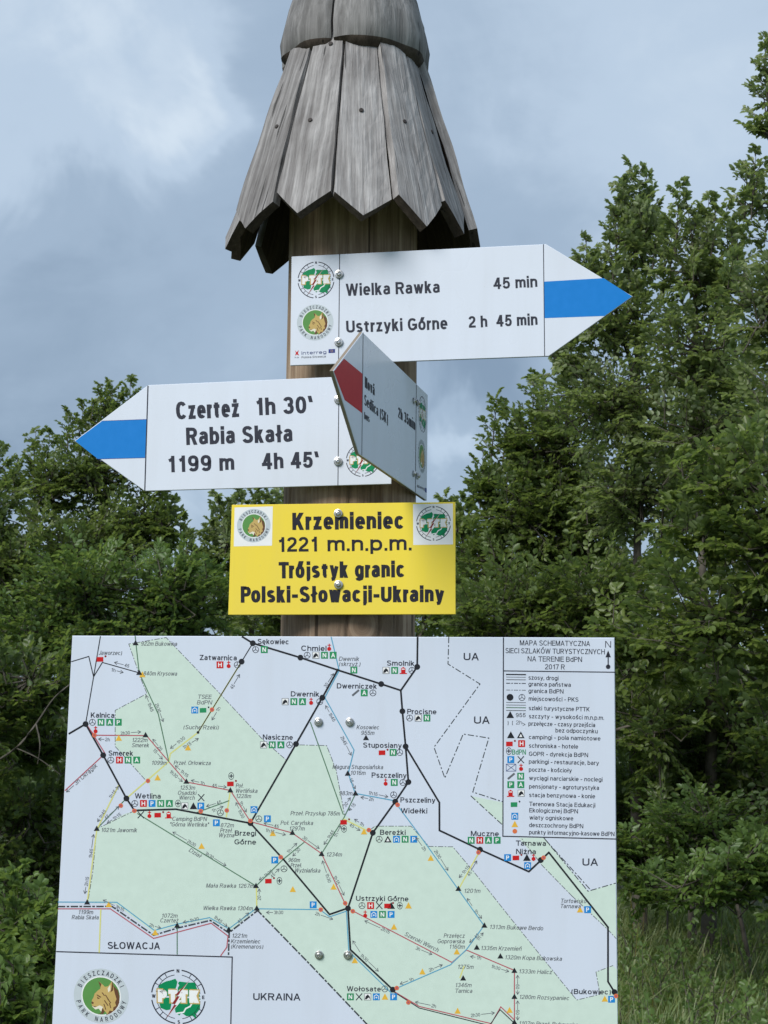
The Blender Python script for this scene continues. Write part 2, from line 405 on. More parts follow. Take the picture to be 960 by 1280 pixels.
def layout(text, Lw, h, sw):
    """text filling Lw x h (cap height), stroke width sw: returns vertices (right, up), faces, micro layers"""
    L = [(None if c == ' ' else strokes(c)) for c in text]; gap = .10; n = sum(1 for q in L if q); sp = sum(1 for q in L if not q)
    tot = sum(q[0] for q in L if q) + gap * (n - 1) + .20 * sp
    kern = [-.42 if a in 'r' and b not in ' .,' else (-.3 if a in 'TFP' and b in 'aeouyr' else 0) for a, b in zip(text, text[1:] + ' ')]
    k = (Lw - sw * (n + .75 * sp + sum(kern))) / max(tot, .01) if Lw else h
    if k < 0: k = .1 * h
    V, Fc, M = [], [], []; x = sw / 2; hv = h - sw; u = 0

    def put(P, f):
        nonlocal u
        b = len(V); V.extend(P); Fc.extend([tuple(b + i for i in q) for q in f]); M.extend([.06 * u] * len(P)); u = (u + 1) % 9
    for q, kn in zip(L, kern):
        if not q: x += .20 * k + .75 * sw; continue
        for kind, pts in q[1]:
            P = [(x + k * a, sw / 2 + b * hv) for a, b in pts]
            if kind == 'P' and len(P) == 2:
                e_ = sw * .33 / max(1e-9, math.dist(P[0], P[1])); (xa, ya), (xb, yb) = P
                P = [(xa - (xb - xa) * e_, ya - (yb - ya) * e_), (xb + (xb - xa) * e_, yb + (yb - ya) * e_)]
            if kind == 'D':
                (xa, ya), (xb, yb) = P
                if yb < ya: xa, ya, xb, yb = xb, yb, xa, ya
                dy = yb - ya; hs = sw / 2; ln = math.hypot(xb - xa, dy)
                wx = hs * (ln / dy if dy > 1e-6 else 1); wx = min(wx, hs * 1.9) * (1 if abs(xb - xa) < 1e-6 else .93)
                sl = (xb - xa) / (dy if dy > 1e-6 else 1) * 0
                put([(xa - wx - sl, ya - hs), (xa + wx - sl, ya - hs), (xb + wx + sl, yb + hs), (xb - wx + sl, yb + hs)], [(0, 1, 2, 3)])
            else:
                m_ = len(P); closed = math.dist(P[0], P[-1]) < 1e-4 * h; Q = []
                for i in range(m_):
                    a = P[i - 1] if i else (P[-2] if closed else None); c = P[i + 1] if i < m_ - 1 else (P[1] if closed else None); b = P[i]
                    d1 = Vector((b[0] - a[0], b[1] - a[1])) if a else None; d2 = Vector((c[0] - b[0], c[1] - b[1])) if c else None
                    if d1 is not None and d1.length < 1e-7: d1 = d2
                    if d2 is not None and d2.length < 1e-7: d2 = d1
                    if d1 is None: d1 = d2
                    if d2 is None: d2 = d1
                    d1 = d1.normalized(); d2 = d2.normalized(); n1 = Vector((-d1.y, d1.x)); n2 = Vector((-d2.y, d2.x)); nn = n1 + n2
                    nn = nn.normalized() if nn.length > 1e-4 else n1
                    s_ = sw / 2 / max(.55, nn.dot(n1)); Q += [(b[0] + nn.x * s_, b[1] + nn.y * s_ * .93), (b[0] - nn.x * s_, b[1] - nn.y * s_ * .93)]
                put(Q, [(2 * i, 2 * i + 1, 2 * i + 3, 2 * i + 2) for i in range(m_ - 1)])
        x += q[0] * k + gap * k + sw * (1 + kn)
    return V, Fc, M


class Draw:
    """print: collects flat shapes given in photo pixels, laid on a sign's plane as thin ink layers"""
    def __init__(s): s.v = []; s.f = []; s.m = []; s.mats = []
    def mi(s, c):
        if c not in s.mats: s.mats.append(c)
        return s.mats.index(c)
    def add(s, pts, faces, col, lay, micro=None):
        b0 = len(s.v); s.v += [(x, y, lay + (micro[i] if micro else 0)) for i, (x, y) in enumerate(pts)]
        for f in faces: s.f.append(tuple(b0 + i for i in f)); s.m.append(s.mi(col))
    def poly(s, pts, col, lay=1): s.add(pts, [tuple(range(len(pts)))], col, lay)
    def line(s, pts, wd, col, lay=1):
        for i, ((x0, y0), (x1, y1)) in enumerate(zip(pts, pts[1:])):
            L = math.hypot(x1 - x0, y1 - y0) or 1; ux, uy = (x1 - x0) / L, (y1 - y0) / L; h = wd / 2
            e = h * .7
            nx, ny = -uy * h, ux * h
            s.poly([(x0 - ux * e + nx, y0 - uy * e + ny), (x1 + ux * e + nx, y1 + uy * e + ny), (x1 + ux * e - nx, y1 + uy * e - ny), (x0 - ux * e - nx, y0 - uy * e - ny)], col, lay + .07 * i)
    def dash(s, pts, wd, col, lay=1, pat=(7, 3, 1.6, 3)):
        k = 0; rem = pat[0]; on = True
        for (x0, y0), (x1, y1) in zip(pts, pts[1:]):
            L = math.hypot(x1 - x0, y1 - y0); ux, uy = (x1 - x0) / L, (y1 - y0) / L; q = 0
            while q < L - 1e-6:
                st = min(rem, L - q)
                if k % 2 == 0:
                    s.line([(x0 + ux * q, y0 + uy * q), (x0 + ux * (q + st), y0 + uy * (q + st))], wd, col, lay)
                q += st; rem -= st
                if rem <= 1e-6: k += 1; rem = pat[k % len(pat)]
    def disc(s, x, y, r, col, lay=1, n=20, ry=None):
        ry = ry or r
        s.poly([(x + r * math.cos(2 * math.pi * i / n), y + ry * math.sin(2 * math.pi * i / n)) for i in range(n)], col, lay)
    def ringpts(s, X, rin, rout, a0, a1, n, col, lay):
        P = []; Fc = []
        for i in range(n + 1):
            a = a0 + (a1 - a0) * i / n
            P += [X(rin * math.cos(a), rin * math.sin(a)), X(rout * math.cos(a), rout * math.sin(a))]
        for i in range(n): Fc.append((2 * i, 2 * i + 1, 2 * i + 3, 2 * i + 2))
        s.add(P, Fc, col, lay)
    def text(s, txt, x0, y0, x1, h, col='dark', y1=None, bold=.14, ital=0.0, lay=5, vec=None):
        """a line of print from (x0, y0) to (x1, y1), cap height h, stroke width bold * h"""
        if y1 is None: y1 = y0
        L = math.hypot(x1 - x0, y1 - y0); ux, uy = (x1 - x0) / L, (y1 - y0) / L
        k = h / L if vec is not None and L < h * 3 else 1.0
        V, Fc, M = layout(txt, L, h, bold * h * (min(1, L / h / len(txt) / .45) if vec is not None else 1))
        vx, vy = (uy, -ux) if vec is None else vec
        s.add([(x0 + ux * a + (vx + ux * ital) * b, y0 + uy * a + (vy + uy * ital) * b) for a, b in V], Fc, col, lay, M)
    def build(s, name, plane, parent, label=None, base=.0001, step=.00003):
        if not s.v: return None
        V = []
        for x, y, l in s.v:
            u, v = plane.uv(x, y); V.append((u, -(base + step * l), v))
        # keep every face looking out of the sign
        Fo = []
        for f in s.f:
            ar = sum(V[f[i]][0] * V[f[(i + 1) % len(f)]][2] - V[f[(i + 1) % len(f)]][0] * V[f[i]][2] for i in range(len(f)))
            Fo.append(f if ar > 0 else f[::-1])
        o = mesh_obj(name, V, Fo, [INK[c] for c in s.mats], parent, s.m)
        if label: o['label'] = label
        return o


def plate(name, plane, pts, th, mat, parent, back=M_BACK, edge=M_EDGE, lip=0.0008):
    """a sheet with a bevelled rim, cut to the outline given"""
    uv = [plane.uv(x, y) for x, y in pts]; n = len(uv)
    cx = sum(p[0] for p in uv) / n; cz = sum(p[1] for p in uv) / n
    ins = []
    for i in range(n):       # inward offset
        p0, p1, p2 = [Vector(uv[j % n]) for j in (i - 1, i, i + 1)]
        e1 = (p1 - p0).normalized(); e2 = (p2 - p1).normalized()
        n1 = Vector((-e1.y, e1.x)); n2 = Vector((-e2.y, e2.x)); b_ = (n1 + n2).normalized()
        s_ = 1 if (Vector((cx, cz)) - p1).dot(b_) > 0 else -1
        q = p1 + b_ * s_ * lip / max(.3, b_.dot(n1)); ins.append(q)
    V = [(q.x, 0, q.y) for q in ins] + [(p[0], lip, p[1]) for p in uv] + [(p[0], th, p[1]) for p in uv]
    Fc = [tuple(range(n)), tuple(range(3 * n - 1, 2 * n - 1, -1))]; fm = [0, 1]
    for i in range(n):
        j = (i + 1) % n
        Fc.append((i, j, n + j, n + i)); fm.append(0)
        Fc.append((n + i, n + j, 2 * n + j, 2 * n + i)); fm.append(2)
    o = mesh_obj(name, V, Fc, [mat, back, edge], parent, fm)
    bm_fix(o); return o


def bm_fix(o):
    import bmesh
    bm = bmesh.new(); bm.from_mesh(o.data); bmesh.ops.recalc_face_normals(bm, faces=bm.faces); bm.to_mesh(o.data); bm.free()


def bolt_mesh(r=.0049):
    V, Fc, fm = [], [], []
    prof = [(r * 1.55, 0.0), (r * 1.55, -.0016), (r * 1.30, -.0020), (r * 1.02, -.0020), (r * .98, -.0034), (r * .80, -.0046), (r * .50, -.0052), (r * .46, -.0030), (r * .001, -.0030)]
    n = 20
    for q, (rr, y) in enumerate(prof):
        for i in range(n):
            a = 2 * math.pi * i / n
            V.append((rr * math.cos(a), y, rr * math.sin(a)))
    for q in range(len(prof) - 1):
        for i in range(n):
            j = (i + 1) % n; Fc.append((q * n + i, q * n + j, (q + 1) * n + j, (q + 1) * n + i))
    me = bpy.data.meshes.new('bolt'); me.from_pydata(V, [], Fc); me.materials.append(M_STEEL); me.update()
    import bmesh
    bm = bmesh.new(); bm.from_mesh(me); bmesh.ops.recalc_face_normals(bm, faces=bm.faces); bm.to_mesh(me); bm.free()
    return me


BOLT = bolt_mesh()


def bolt(plane, px, py, parent, s=1.0):
    u, v = plane.uv(px, py)
    o = bpy.data.objects.new('bolt', BOLT); C.objects.link(o); o.parent = parent
    o.location = (u, -.0012, v); o.rotation_euler = (0, rnd.uniform(0, 6), 0); o.scale = (s, s, s)
    return o


# ------------------------------------------------------------------ emblems (unit circle coordinates, y up)
def emblem_frame(cx, cy, ax, ay, bx, by):
    return lambda x, y: (cx + ax * x + bx * y, cy + ay * x + by * y)


def arc_text(d, X, txt, r, a_mid, span, h, col, inward=False, lay=4, bold=.012):
    n = len(txt)
    for i, ch in enumerate(txt):
        if ch == ' ': continue
        a = a_mid + ((i - (n - 1) / 2) / max(1, n - 1)) * span * (1 if inward else -1)
        V, Fc, M = layout(ch, None, h, h * .17); xs = [v[0] for v in V]; mid = (min(xs) + max(xs)) / 2; k = 1.0
        er = (math.cos(a), math.sin(a)); et = (math.sin(a), -math.cos(a))
        if inward: er = (-er[0], -er[1]); et = (-et[0], -et[1])
        bx, by = (r * math.cos(a), r * math.sin(a))
        d.add([X(bx + et[0] * (vx - mid) * k * .85 + er[0] * vy * k, by + et[1] * (vx - mid) * k * .85 + er[1] * vy * k) for vx, vy in V], Fc, col, lay, M)


def emblem_compass(d, X):
    for q in range(4):
        a0 = math.pi / 2 * q + .14
        d.ringpts(X, .955, 1.0, a0, a0 + math.pi / 2 - .28, 12, 'dark', 2)
        d.ringpts(X, .79, .815, a0 + .02, a0 + math.pi / 2 - .32, 10, 'dark', 2)
    for k in range(24):
        a = math.pi * 2 * k / 24
        if k % 6 and (k % 3 == 0 or k % 2 == 0):
            p = [(.80 * math.cos(a - .015), .80 * math.sin(a - .015)), (.97 * math.cos(a - .015), .97 * math.sin(a - .015)), (.97 * math.cos(a + .015), .97 * math.sin(a + .015)), (.80 * math.cos(a + .015), .80 * math.sin(a + .015))]
            d.poly([X(*q_) for q_ in p], 'dark', 2.3)
    for ch, x, y in (('N', 0, .88), ('S', 0, -.98), ('W', -.9, -.06), ('E', .9, -.06)):
        V, Fc, M = layout(ch, None, .13, .03); mid = sum(v[0] for v in V) / len(V)
        d.add([X(x + (a - mid), y + c_) for a, c_ in V], Fc, 'dark', 3, M)
    for P in ([(-.78, .02), (-.68, .42), (-.55, .50), (-.42, .56), (-.25, .60), (-.1, .66), (-.03, .55), (-.06, .40), (-.10, .30), (-.05, .02)],
              [(.0, .02), (-.02, .32), (.04, .42), (-.01, .50), (.05, .56), (.35, .53), (.62, .54), (.66, .38), (.80, .02)],
              [(-.74, -.04), (-.66, -.42), (-.45, -.50), (-.30, -.47), (-.22, -.04)],
              [(-.19, -.04), (-.12, -.56), (.02, -.68), (.10, -.58), (.28, -.70), (.50, -.68), (.64, -.80), (.62, -.62), (.78, -.42), (.80, -.04)]):
        d.poly([X(*p) for p in P], 'green', 2)
    d.line([X(*p) for p in ((.78, -.12), (.55, -.14), (.42, -.34), (.26, -.42), (.18, -.56), (-.06, -.60))], .05 * math.dist(X(0, 0), X(1, 0)), 'white', 2.6)
    V, Fc, M = layout('PTTK', 1.60, .54, .25); d.add([X(-.80 + x, -.25 + y) for x, y in V], Fc, 'tan', 3.0, [q * .6 for q in M])
    V, Fc, M = layout('PTTK', 1.50, .46, .155)
    for ox, oy, col, l in ((0, 0, 'white', 3.8),):
        d.add([X(-.75 + x + ox, -.21 + y + oy) for x, y in V], Fc, col, l, [q * .6 for q in M])
    d.poly([X(*p) for p in ((.45, .66), (.06, .16), (.16, .16), (-.02, -.14), (.10, -.12), (-.46, -.80), (-.14, -.26), (-.24, -.26), (-.02, .06), (-.12, .06), (.24, .42))][::1], 'darkred', 4.4)
    d.poly([X(*p) for p in ((.45, .66), (.09, .14), (.19, .15), (.02, -.12), (.13, -.12), (-.46, -.80), (-.06, -.30), (-.14, -.30), (.05, .02), (-.03, .02))], 'white', 4.9)


def emblem_lynx(d, X, dark='dark'):
    def blob(P, col, lay): d.poly([X(*p) for p in P], col, lay)
    n = 36; blob([(math.cos(2 * math.pi * i / n), math.sin(2 * math.pi * i / n)) for i in range(n)], 'ring', 1)
    blob([(.72 * math.cos(2 * math.pi * i / n), .72 * math.sin(2 * math.pi * i / n)) for i in range(n)], 'white', 1.5)
    blob([(.68 * math.cos(2 * math.pi * i / n), .68 * math.sin(2 * math.pi * i / n)) for i in range(n)], 'discgreen', 2)
    arc_text(d, X, 'BIESZCZADZKI', .765, math.pi / 2, R(128), .17, dark)
    arc_text(d, X, 'PARK NARODOWY', .94, -math.pi / 2, R(150), .17, dark, inward=True)
    blob([(.30, .34), (.44, .40), (.62, .22), (.67, -.02), (.66, -.22), (.60, -.36), (.50, -.50), (.34, -.62), (.16, -.70), (.30, -.45), (.38, -.10)], 'brown', 2.6)
    # head: ears, brow, muzzle, cheek ruff
    blob([(-.36, -.26), (-.33, -.14), (-.28, -.06), (-.24, .08), (-.14, .18), (-.02, .27), (-.04, .40), (-.10, .54), (.04, .44), (.14, .34), (.26, .36), (.34, .46), (.41, .57),
          (.45, .42), (.47, .24), (.50, .10), (.56, -.10), (.50, -.22), (.54, -.34), (.44, -.40), (.42, -.54), (.30, -.52), (.22, -.66), (.12, -.54), (.02, -.60), (-.10, -.46), (-.22, -.50), (-.33, -.40)], 'tan', 3)
    blob([(-.34, -.38), (-.22, -.50), (-.10, -.46), (.02, -.60), (.06, -.40), (-.06, -.34), (-.18, -.40)], 'lightfur', 3.5)
    blob([(-.12, -.66), (-.02, -.62), (.04, -.42), (.12, -.56), (.06, -.66)], 'brown', 3.6)
    blob([(-.37, -.27), (-.34, -.20), (-.27, -.25), (-.30, -.31)], 'brown', 3.8)
    blob([(-.34, -.36), (-.24, -.42), (-.16, -.38), (-.25, -.38)], 'brown', 3.9)
    blob([(-.16, -.02), (-.04, -.10), (-.13, -.11)], 'brown', 3.8)
    blob([(-.16, .06), (.02, -.04), (-.04, -.06), (-.16, .02)], 'brown', 3.9)
    blob([(-.10, .54), (.02, .44), (-.03, .30), (-.05, .40)], 'brown', 3.9)
    blob([(.41, .57), (.45, .40), (.44, .22), (.34, .14), (.38, .30)], 'brown', 3.9)
    blob([(.24, .28), (.34, .42), (.34, .22), (.26, .14)], 'lightfur', 3.9)
    for sx_, sy_, ex, ey in ((.16, .04, .26, -.12), (.24, -.10, .34, -.24), (.12, -.16, .24, -.34), (.30, -.26, .34, -.42), (.10, -.30, .16, -.48), (.04, .12, .12, .02)):
        d.line([X(sx_, sy_), X(ex, ey)], .035 * math.dist(X(0, 0), X(1, 0)), 'brown', 4)


# ------------------------------------------------------------------ the post with its shingled hood
PY = 2.75
pc_t = unproj(440, 320, PY); pc_b = unproj(435.5, 785, PY)
dxdz = (pc_t.x - pc_b.x) / (pc_t.z - pc_b.z)
PX0 = pc_b.x - dxdz * pc_b.z
post = tag(empty('signpost', (PX0, PY, 0)), 'round brown log post under a pointed grey shingled wooden hood, carrying all the signs', 'signpost')
PRAD = .118


def post_x(z): return dxdz * z


def build_post():
    n, m_ = 240, 90; V = []; z0, z1 = -.4, 2.86
    cr = [(rnd.uniform(0, 6.28), rnd.uniform(0, 2.2), rnd.uniform(.5, 1.6), rnd.uniform(.002, .0045)) for _ in range(26)]
    cr += [(-math.pi / 2 - .02, 1.2, 2.0, .006), (-math.pi / 2 + .5, 1.5, .9, .004), (-math.pi / 2 - .6, 1.6, .9, .004), (-math.pi / 2 - .28, 1.0, .9, .003)]
    for q in range(m_ + 1):
        z = z0 + (z1 - z0) * q / m_
        for i in range(n):
            a = 2 * math.pi * i / n
            r = PRAD + .003 * math.sin(2 * a + 1.1 * z) + .002 * math.sin(3 * a - 2.1 * z + 1) + (.006 * max(0, 1.6 - z) / 1.6)
            for ca, cz, cl, dp in cr:
                if cz < z < cz + cl:
                    aa = ca + .03 * math.sin(z * 5 + cz * 9)
                    dd = (a - aa + math.pi) % (2 * math.pi) - math.pi
                    if abs(dd) < .032: r -= dp * (1 - abs(dd) / .032) * min(1, (z - cz) * 8, (cz + cl - z) * 8)
            V.append((post_x(z) + r * math.cos(a), r * math.sin(a), z))
    Fc = [(q * n + i, q * n + (i + 1) % n, (q + 1) * n + (i + 1) % n, (q + 1) * n + i) for q in range(m_) for i in range(n)]
    Fc.append(tuple(m_ * n + i for i in range(n)))
    return mesh_obj('post', V, Fc, M_POST, post, smooth=True)


build_post()
Z_TIP, Z_TOP, R_B, R_T = 2.434, 2.85, .224, .103
HX = post_x(2.6)


def shingle(phi, k):
    # local: x across, y outwards is -y, z along; origin at the middle of the lower end
    slope = Vector((R_T - R_B, 0, Z_TOP - Z_TIP)); L = slope.length
    tipj = rnd.uniform(-.012, .012); nxw = 4; nz = 14
    wb = .0535 * rnd.uniform(.98, 1.01); wt = .0245; th = .019
    shl = .052 * rnd.uniform(.85, 1.15); skew = rnd.uniform(-.2, .2)
    cols = [-1, -.5, 0 + skew * .3, .5, 1]
    V = []
    bend = rnd.uniform(-.004, .004)
    for side in (0, 1):
        for q in range(nz + 1):
            f = q / nz
            for c in cols:
                lo = tipj + shl * min(1.0, abs(c - cols[2]) / (1 - abs(cols[2])) if c != cols[2] else 0) * (1.0 if c * skew > 0 else .9)
                z = lo + (L - lo) * f
                hw = wb + (wt - wb) * (z / L)
                y = (-th / 2 if side == 0 else th / 2) + .0025 * (abs(c) ** 2 if side == 0 else 0) + bend * math.sin(math.pi * f) - .003 * (1 - z / L) ** 2 + .0012 * math.sin(z * 40 + k * 2 + c * 3)
                if side == 1: y += rnd.uniform(-.0003, .0003)
                V.append((c * hw + rnd.uniform(-.0006, .0006) * (abs(c) == 1), y, z))
    m_ = len(cols); S = m_ * (nz + 1); Fc = []
    for q in range(nz):
        for i in range(m_ - 1):
            a = q * m_ + i
            Fc.append((a, a + 1, a + m_ + 1, a + m_)); Fc.append((S + a, S + a + m_, S + a + m_ + 1, S + a + 1))
    for q in range(nz):
        for i in (0, m_ - 1):
            a = q * m_ + i; f = (a, a + m_, S + a + m_, S + a); Fc.append(f if i == 0 else f[::-1])
    for i in range(m_ - 1):
        Fc.append((i, S + i, S + i + 1, i + 1)); a = nz * m_ + i; Fc.append((a, a + 1, S + a + 1, S + a))
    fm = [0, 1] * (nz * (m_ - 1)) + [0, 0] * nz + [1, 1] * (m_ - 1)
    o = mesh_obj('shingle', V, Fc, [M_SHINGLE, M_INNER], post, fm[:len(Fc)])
    bm_fix(o)
    a = phi - math.pi / 2
    er = Vector((math.cos(a), math.sin(a), 0)); et = Vector((-math.sin(a), math.cos(a), 0))
    zl = (er * (R_T - R_B) + Vector((0, 0, Z_TOP - Z_TIP))).normalized()
    yl = -(er - zl * er.dot(zl)).normalized()
    yaw = R(5.5 + rnd.uniform(-1.5, 1.5)) ; tl = Matrix.Rotation(yaw, 3, 'Z')
    xl = yl.cross(zl).normalized()
    Mx = Matrix((xl, yl, zl)).transposed() @ tl
    Mm = Mx.to_4x4(); Mm.translation = Vector((HX, 0, Z_TIP)) + er * R_B + er * ((.005 if k % 2 else -.001) + rnd.uniform(-.002, .002))
    o.matrix_basis = Mm
    nails = [(rnd.uniform(-.01, .01), .215 + rnd.uniform(-.012, .012))]
    if k % 2 == 0: nails.append((rnd.uniform(-.012, .012), .375))
    for nx_, nz_ in nails:
        Vn = []; n = 10
        for rr, y in ((.0042, .001), (.0042, -.0008), (.003, -.0014)):
            for i in range(n): Vn.append((rr * math.cos(2 * math.pi * i / n), y, rr * math.sin(2 * math.pi * i / n)))
        Fn = [(q * n + i, q * n + (i + 1) % n, (q + 1) * n + (i + 1) % n, (q + 1) * n + i) for q in (0, 1) for i in range(n)] + [tuple(2 * n + i for i in range(n))]
        no = mesh_obj('nail', Vn, Fn, M_NAIL, o); bm_fix(no)
        no.location = (nx_, -th / 2 - .0005 + .0 + bend * math.sin(math.pi * nz_ / L) - .003 * (1 - nz_ / L) ** 2, nz_)
    return o


for k in range(13): shingle(R(6.0 + 27.69 * k), k)
# ring of blocking the shingles are nailed to
V = []; n = 40
for rr, z in ((.116, 2.60), (.150, 2.60), (.128, 2.68), (.116, 2.68)):
    V += [(HX + rr * math.cos(2 * math.pi * i / n), rr * math.sin(2 * math.pi * i / n), z) for i in range(n)]
o = mesh_obj('hood_batten', V, [(q * n + i, q * n + (i + 1) % n, ((q + 1) % 4) * n + (i + 1) % n, ((q + 1) % 4) * n + i) for q in range(4) for i in range(n)], M_POST, post)
bm_fix(o)


def cap_stave(a0, a1, k):
    """thick curved wooden stave of the upper tier"""
    prof = [(2.796, .130), (2.808, .138), (2.838, .140), (2.872, .135), (2.905, .126), (2.94, .115), (2.99, .100), (3.06, .081), (3.14, .055), (3.22, .022)]
    n = max(6, int((a1 - a0) / R(5))); th = .024; V = []
    for side in (0, 1):
        for q, (z, r) in enumerate(prof):
            for i in range(n + 1):
                u = i / n; a = a0 + (a1 - a0) * u
                dz = 0
                if q == 0: dz = .003 * math.sin(u * 5 + k * 2) + .0015 * math.sin(u * 17 + k) - (.014 if side else .0)
                rr = r - (th if side else 0) + .0022 * math.sin(u * 9 * (a1 - a0) + k * 3) + .0015 * math.sin(z * 60 + i)
                rr -= (.006 * (max(0, 1 - u * 12) + max(0, 1 - (1 - u) * 12)) if side == 0 else 0)
                rr = max(rr, .004)
                V.append((HX + rr * math.cos(a), rr * math.sin(a), z + dz))
    m_ = n + 1; S = m_ * len(prof); Fc = []
    for q in range(len(prof) - 1):
        for i in range(n):
            a = q * m_ + i; Fc += [(a, a + 1, a + m_ + 1, a + m_), (S + a, S + a + m_, S + a + m_ + 1, S + a + 1)]
        for i in (0, n):
            a = q * m_ + i; Fc.append((a, a + m_, S + a + m_, S + a))
    for i in range(n):
        Fc.append((i, i + 1, S + i + 1, S + i)); a = (len(prof) - 1) * m_ + i; Fc.append((a, a + 1, S + a + 1, S + a))
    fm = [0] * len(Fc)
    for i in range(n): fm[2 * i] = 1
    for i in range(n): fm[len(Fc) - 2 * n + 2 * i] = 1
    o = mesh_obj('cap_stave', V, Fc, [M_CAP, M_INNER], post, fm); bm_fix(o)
    for p in o.data.polygons: p.use_smooth = p.material_index == 0 and abs(p.normal.z) < .9 and p.area > 1e-5
    o.data.set_sharp_from_angle(angle=R(35)); return o


A = -math.pi / 2
for k, (a, b_) in enumerate(((-88, -18.5), (-16.2, 86), (88, 140), (142, 205), (207, 270))): cap_stave(A + R(a), A + R(b_), k)

# ------------------------------------------------------------------ arrow board pointing right
P1 = Plane(424, 385, 2.608, R(9.5))
s1 = tag(P1.root('arrow_sign'), 'white right-pointing arrow sign with blue tip stripe, reading Wielka Rawka 45 min', 'sign')
plate('panel', P1, [(364.4, 320.6), (682.5, 305), (791, 370.5), (686, 445.2), (362.7, 457)], .004, M_WHITE, s1)
d = Draw()
d.poly([(680.3, 352), (754.5, 347.7), (790, 370.5), (755.5, 395), (680.7, 397.7)], 'blue', 1); d.build('blue_stripe', P1, s1)
d = Draw()
d.line([(679.3, 305.6), (680.8, 445)], 1.0, 'dark', 2); d.build('border_line', P1, s1); d = Draw(); d.line([(424.6, 318), (423.2, 454.6)], 1.0, 'dark', 2)
d.build('border_line', P1, s1)
for tx, a in (('Wielka Rawka', (432.5, 370, 550, 15.3, 366)), ('45 min', (617, 361.6, 671.8, 14.4, 359)),
              ('Ustrzyki Górne', (433, 416, 559.5, 15.6, 411.6)), ('2 h  45 min', (586, 409.8, 672, 14.6, 406.4))):
    d = Draw(); d.text(tx, a[0], a[1], a[2], a[3], 'dark', y1=a[4], bold=.19); d.build('lettering', P1, s1)
d = Draw(); emblem_compass(d, emblem_frame(395, 350, 23, -.8, 0, -23)); d.build('compass_emblem', P1, s1)
d = Draw(); emblem_lynx(d, emblem_frame(394, 403, 22.8, -.8, 0, -22.6)); d.build('lynx_emblem', P1, s1)
d = Draw()
d.text('interreg', 377, 443.5, 408, 4.2, 'navyprint', y1=442, bold=.16); d.text('Polska-Słowacja', 377, 448, 407.5, 2.6, 'grey', y1=446.6, bold=.14)
d.poly([(410.7, 436.6), (418.8, 436.2), (418.8, 441), (410.7, 441.4)], 'navy', 2)
for k in range(8):
    a = k * math.pi / 4; d.disc(414.8 + 1.4 * math.cos(a), 438.8 + 1.3 * math.sin(a), .35, 'yellow', 3, 6)
d.poly([(368.6, 438), (371, 440.2), (373.6, 437.6), (372.4, 441.4), (374, 444.5), (371, 443), (368.8, 444.6), (370, 441.2)], 'red', 2)
d.text('PL-SK', 368.4, 447.6, 373.8, 1.6, 'grey')
d.build('funding_logo', P1, s1)
bolt(P1, 424, 343, s1); bolt(P1, 423.6, 428, s1)

# ------------------------------------------------------------------ arrow board pointing left
P2 = Plane(423, 540, 2.614, R(9.0))
s2 = tag(P2.root('arrow_sign'), 'white left-pointing arrow sign with blue tip stripe, reading Czerteż and Rabia Skała', 'sign')
plate('panel', P2, [(185, 481.3), (489.5, 468), (489.2, 605), (180.8, 613.8), (93, 551.2)], .004, M_WHITE, s2)
d = Draw(); d.poly([(94, 551.2), (127.5, 526.3), (183.5, 524.2), (181.3, 572.2), (122.5, 573.8)], 'blue', 1); d.build('blue_stripe', P2, s2)
d = Draw(); d.line([(185, 482.5), (181, 613)], 1.5, 'dark', 2); d.build('border_line', P2, s2); d = Draw(); d.line([(423.8, 471.5), (422.4, 606.6)], 1.0, 'dark', 2); d.build('border_line', P2, s2); d = Draw()
d.line([(127.5, 526.3), (183.5, 524.2)], .6, 'navy', 2); d.build('border_line', P2, s2); d = Draw(); d.line([(122.5, 573.8), (181.3, 572.2)], .6, 'navy', 2)
d.build('border_line', P2, s2)
for tx, a in (('Czerteż', (220.5, 524.6, 299.5, 22.6, 521.2)), ('1h 30`', (319, 519.3, 392, 21.8, 516.4)), ('Rabia Skała', (233, 556.3, 366, 21.8, 552.4)),
              ('1199 m', (209, 590.5, 293, 20.5, 588)), ('4h 45`', (327.5, 587, 399.5, 20.5, 584.6))):
    d = Draw(); d.text(tx, a[0], a[1], a[2], a[3], 'dark', y1=a[4], bold=.205); d.build('lettering', P2, s2)
d = Draw(); emblem_compass(d, emblem_frame(453.5, 575, 21, -.6, 0, -21)); d.build('compass_emblem', P2, s2)
d = Draw(); emblem_lynx(d, emblem_frame(454, 525, 21, -.6, 0, -21)); d.build('lynx_emblem', P2, s2)
bolt(P2, 423.2, 499.8, s2); bolt(P2, 422.8, 577, s2)

# ------------------------------------------------------------------ red arrow board seen almost edge-on (points at the viewer's left)
B3 = unproj(535, 560, 2.76); A3 = unproj(453.5, 490, 2.37)
yaw3 = -math.atan2(B3.y - A3.y, B3.x - A3.x)
P3 = Plane(453.5, 490, 2.37, yaw3)
s3 = tag(P3.root('arrow_sign'), 'arrow sign with red stripe jutting towards the viewer, reading Nová Sedlica', 'sign')
plate('panel', P3, [(416.6, 463.5), (453.5, 415.2), (534.8, 493.5), (533.6, 625.8), (448.8, 567.5)], .006, M_WHITE, s3)
d = Draw(); d.poly([(417.2, 464.3), (430, 448.3), (453, 467.2), (452.6, 516.5), (430.8, 500)], 'red', 1); d.build('red_stripe', P3, s3)
d = Draw(); d.line([(453.9, 415.8), (452.2, 568.8)], .7, 'dark', 2); d.build('border_line', P3, s3); d = Draw(); d.line([(520.4, 481), (519.2, 615.5)], .7, 'dark', 2); d.build('border_line', P3, s3)
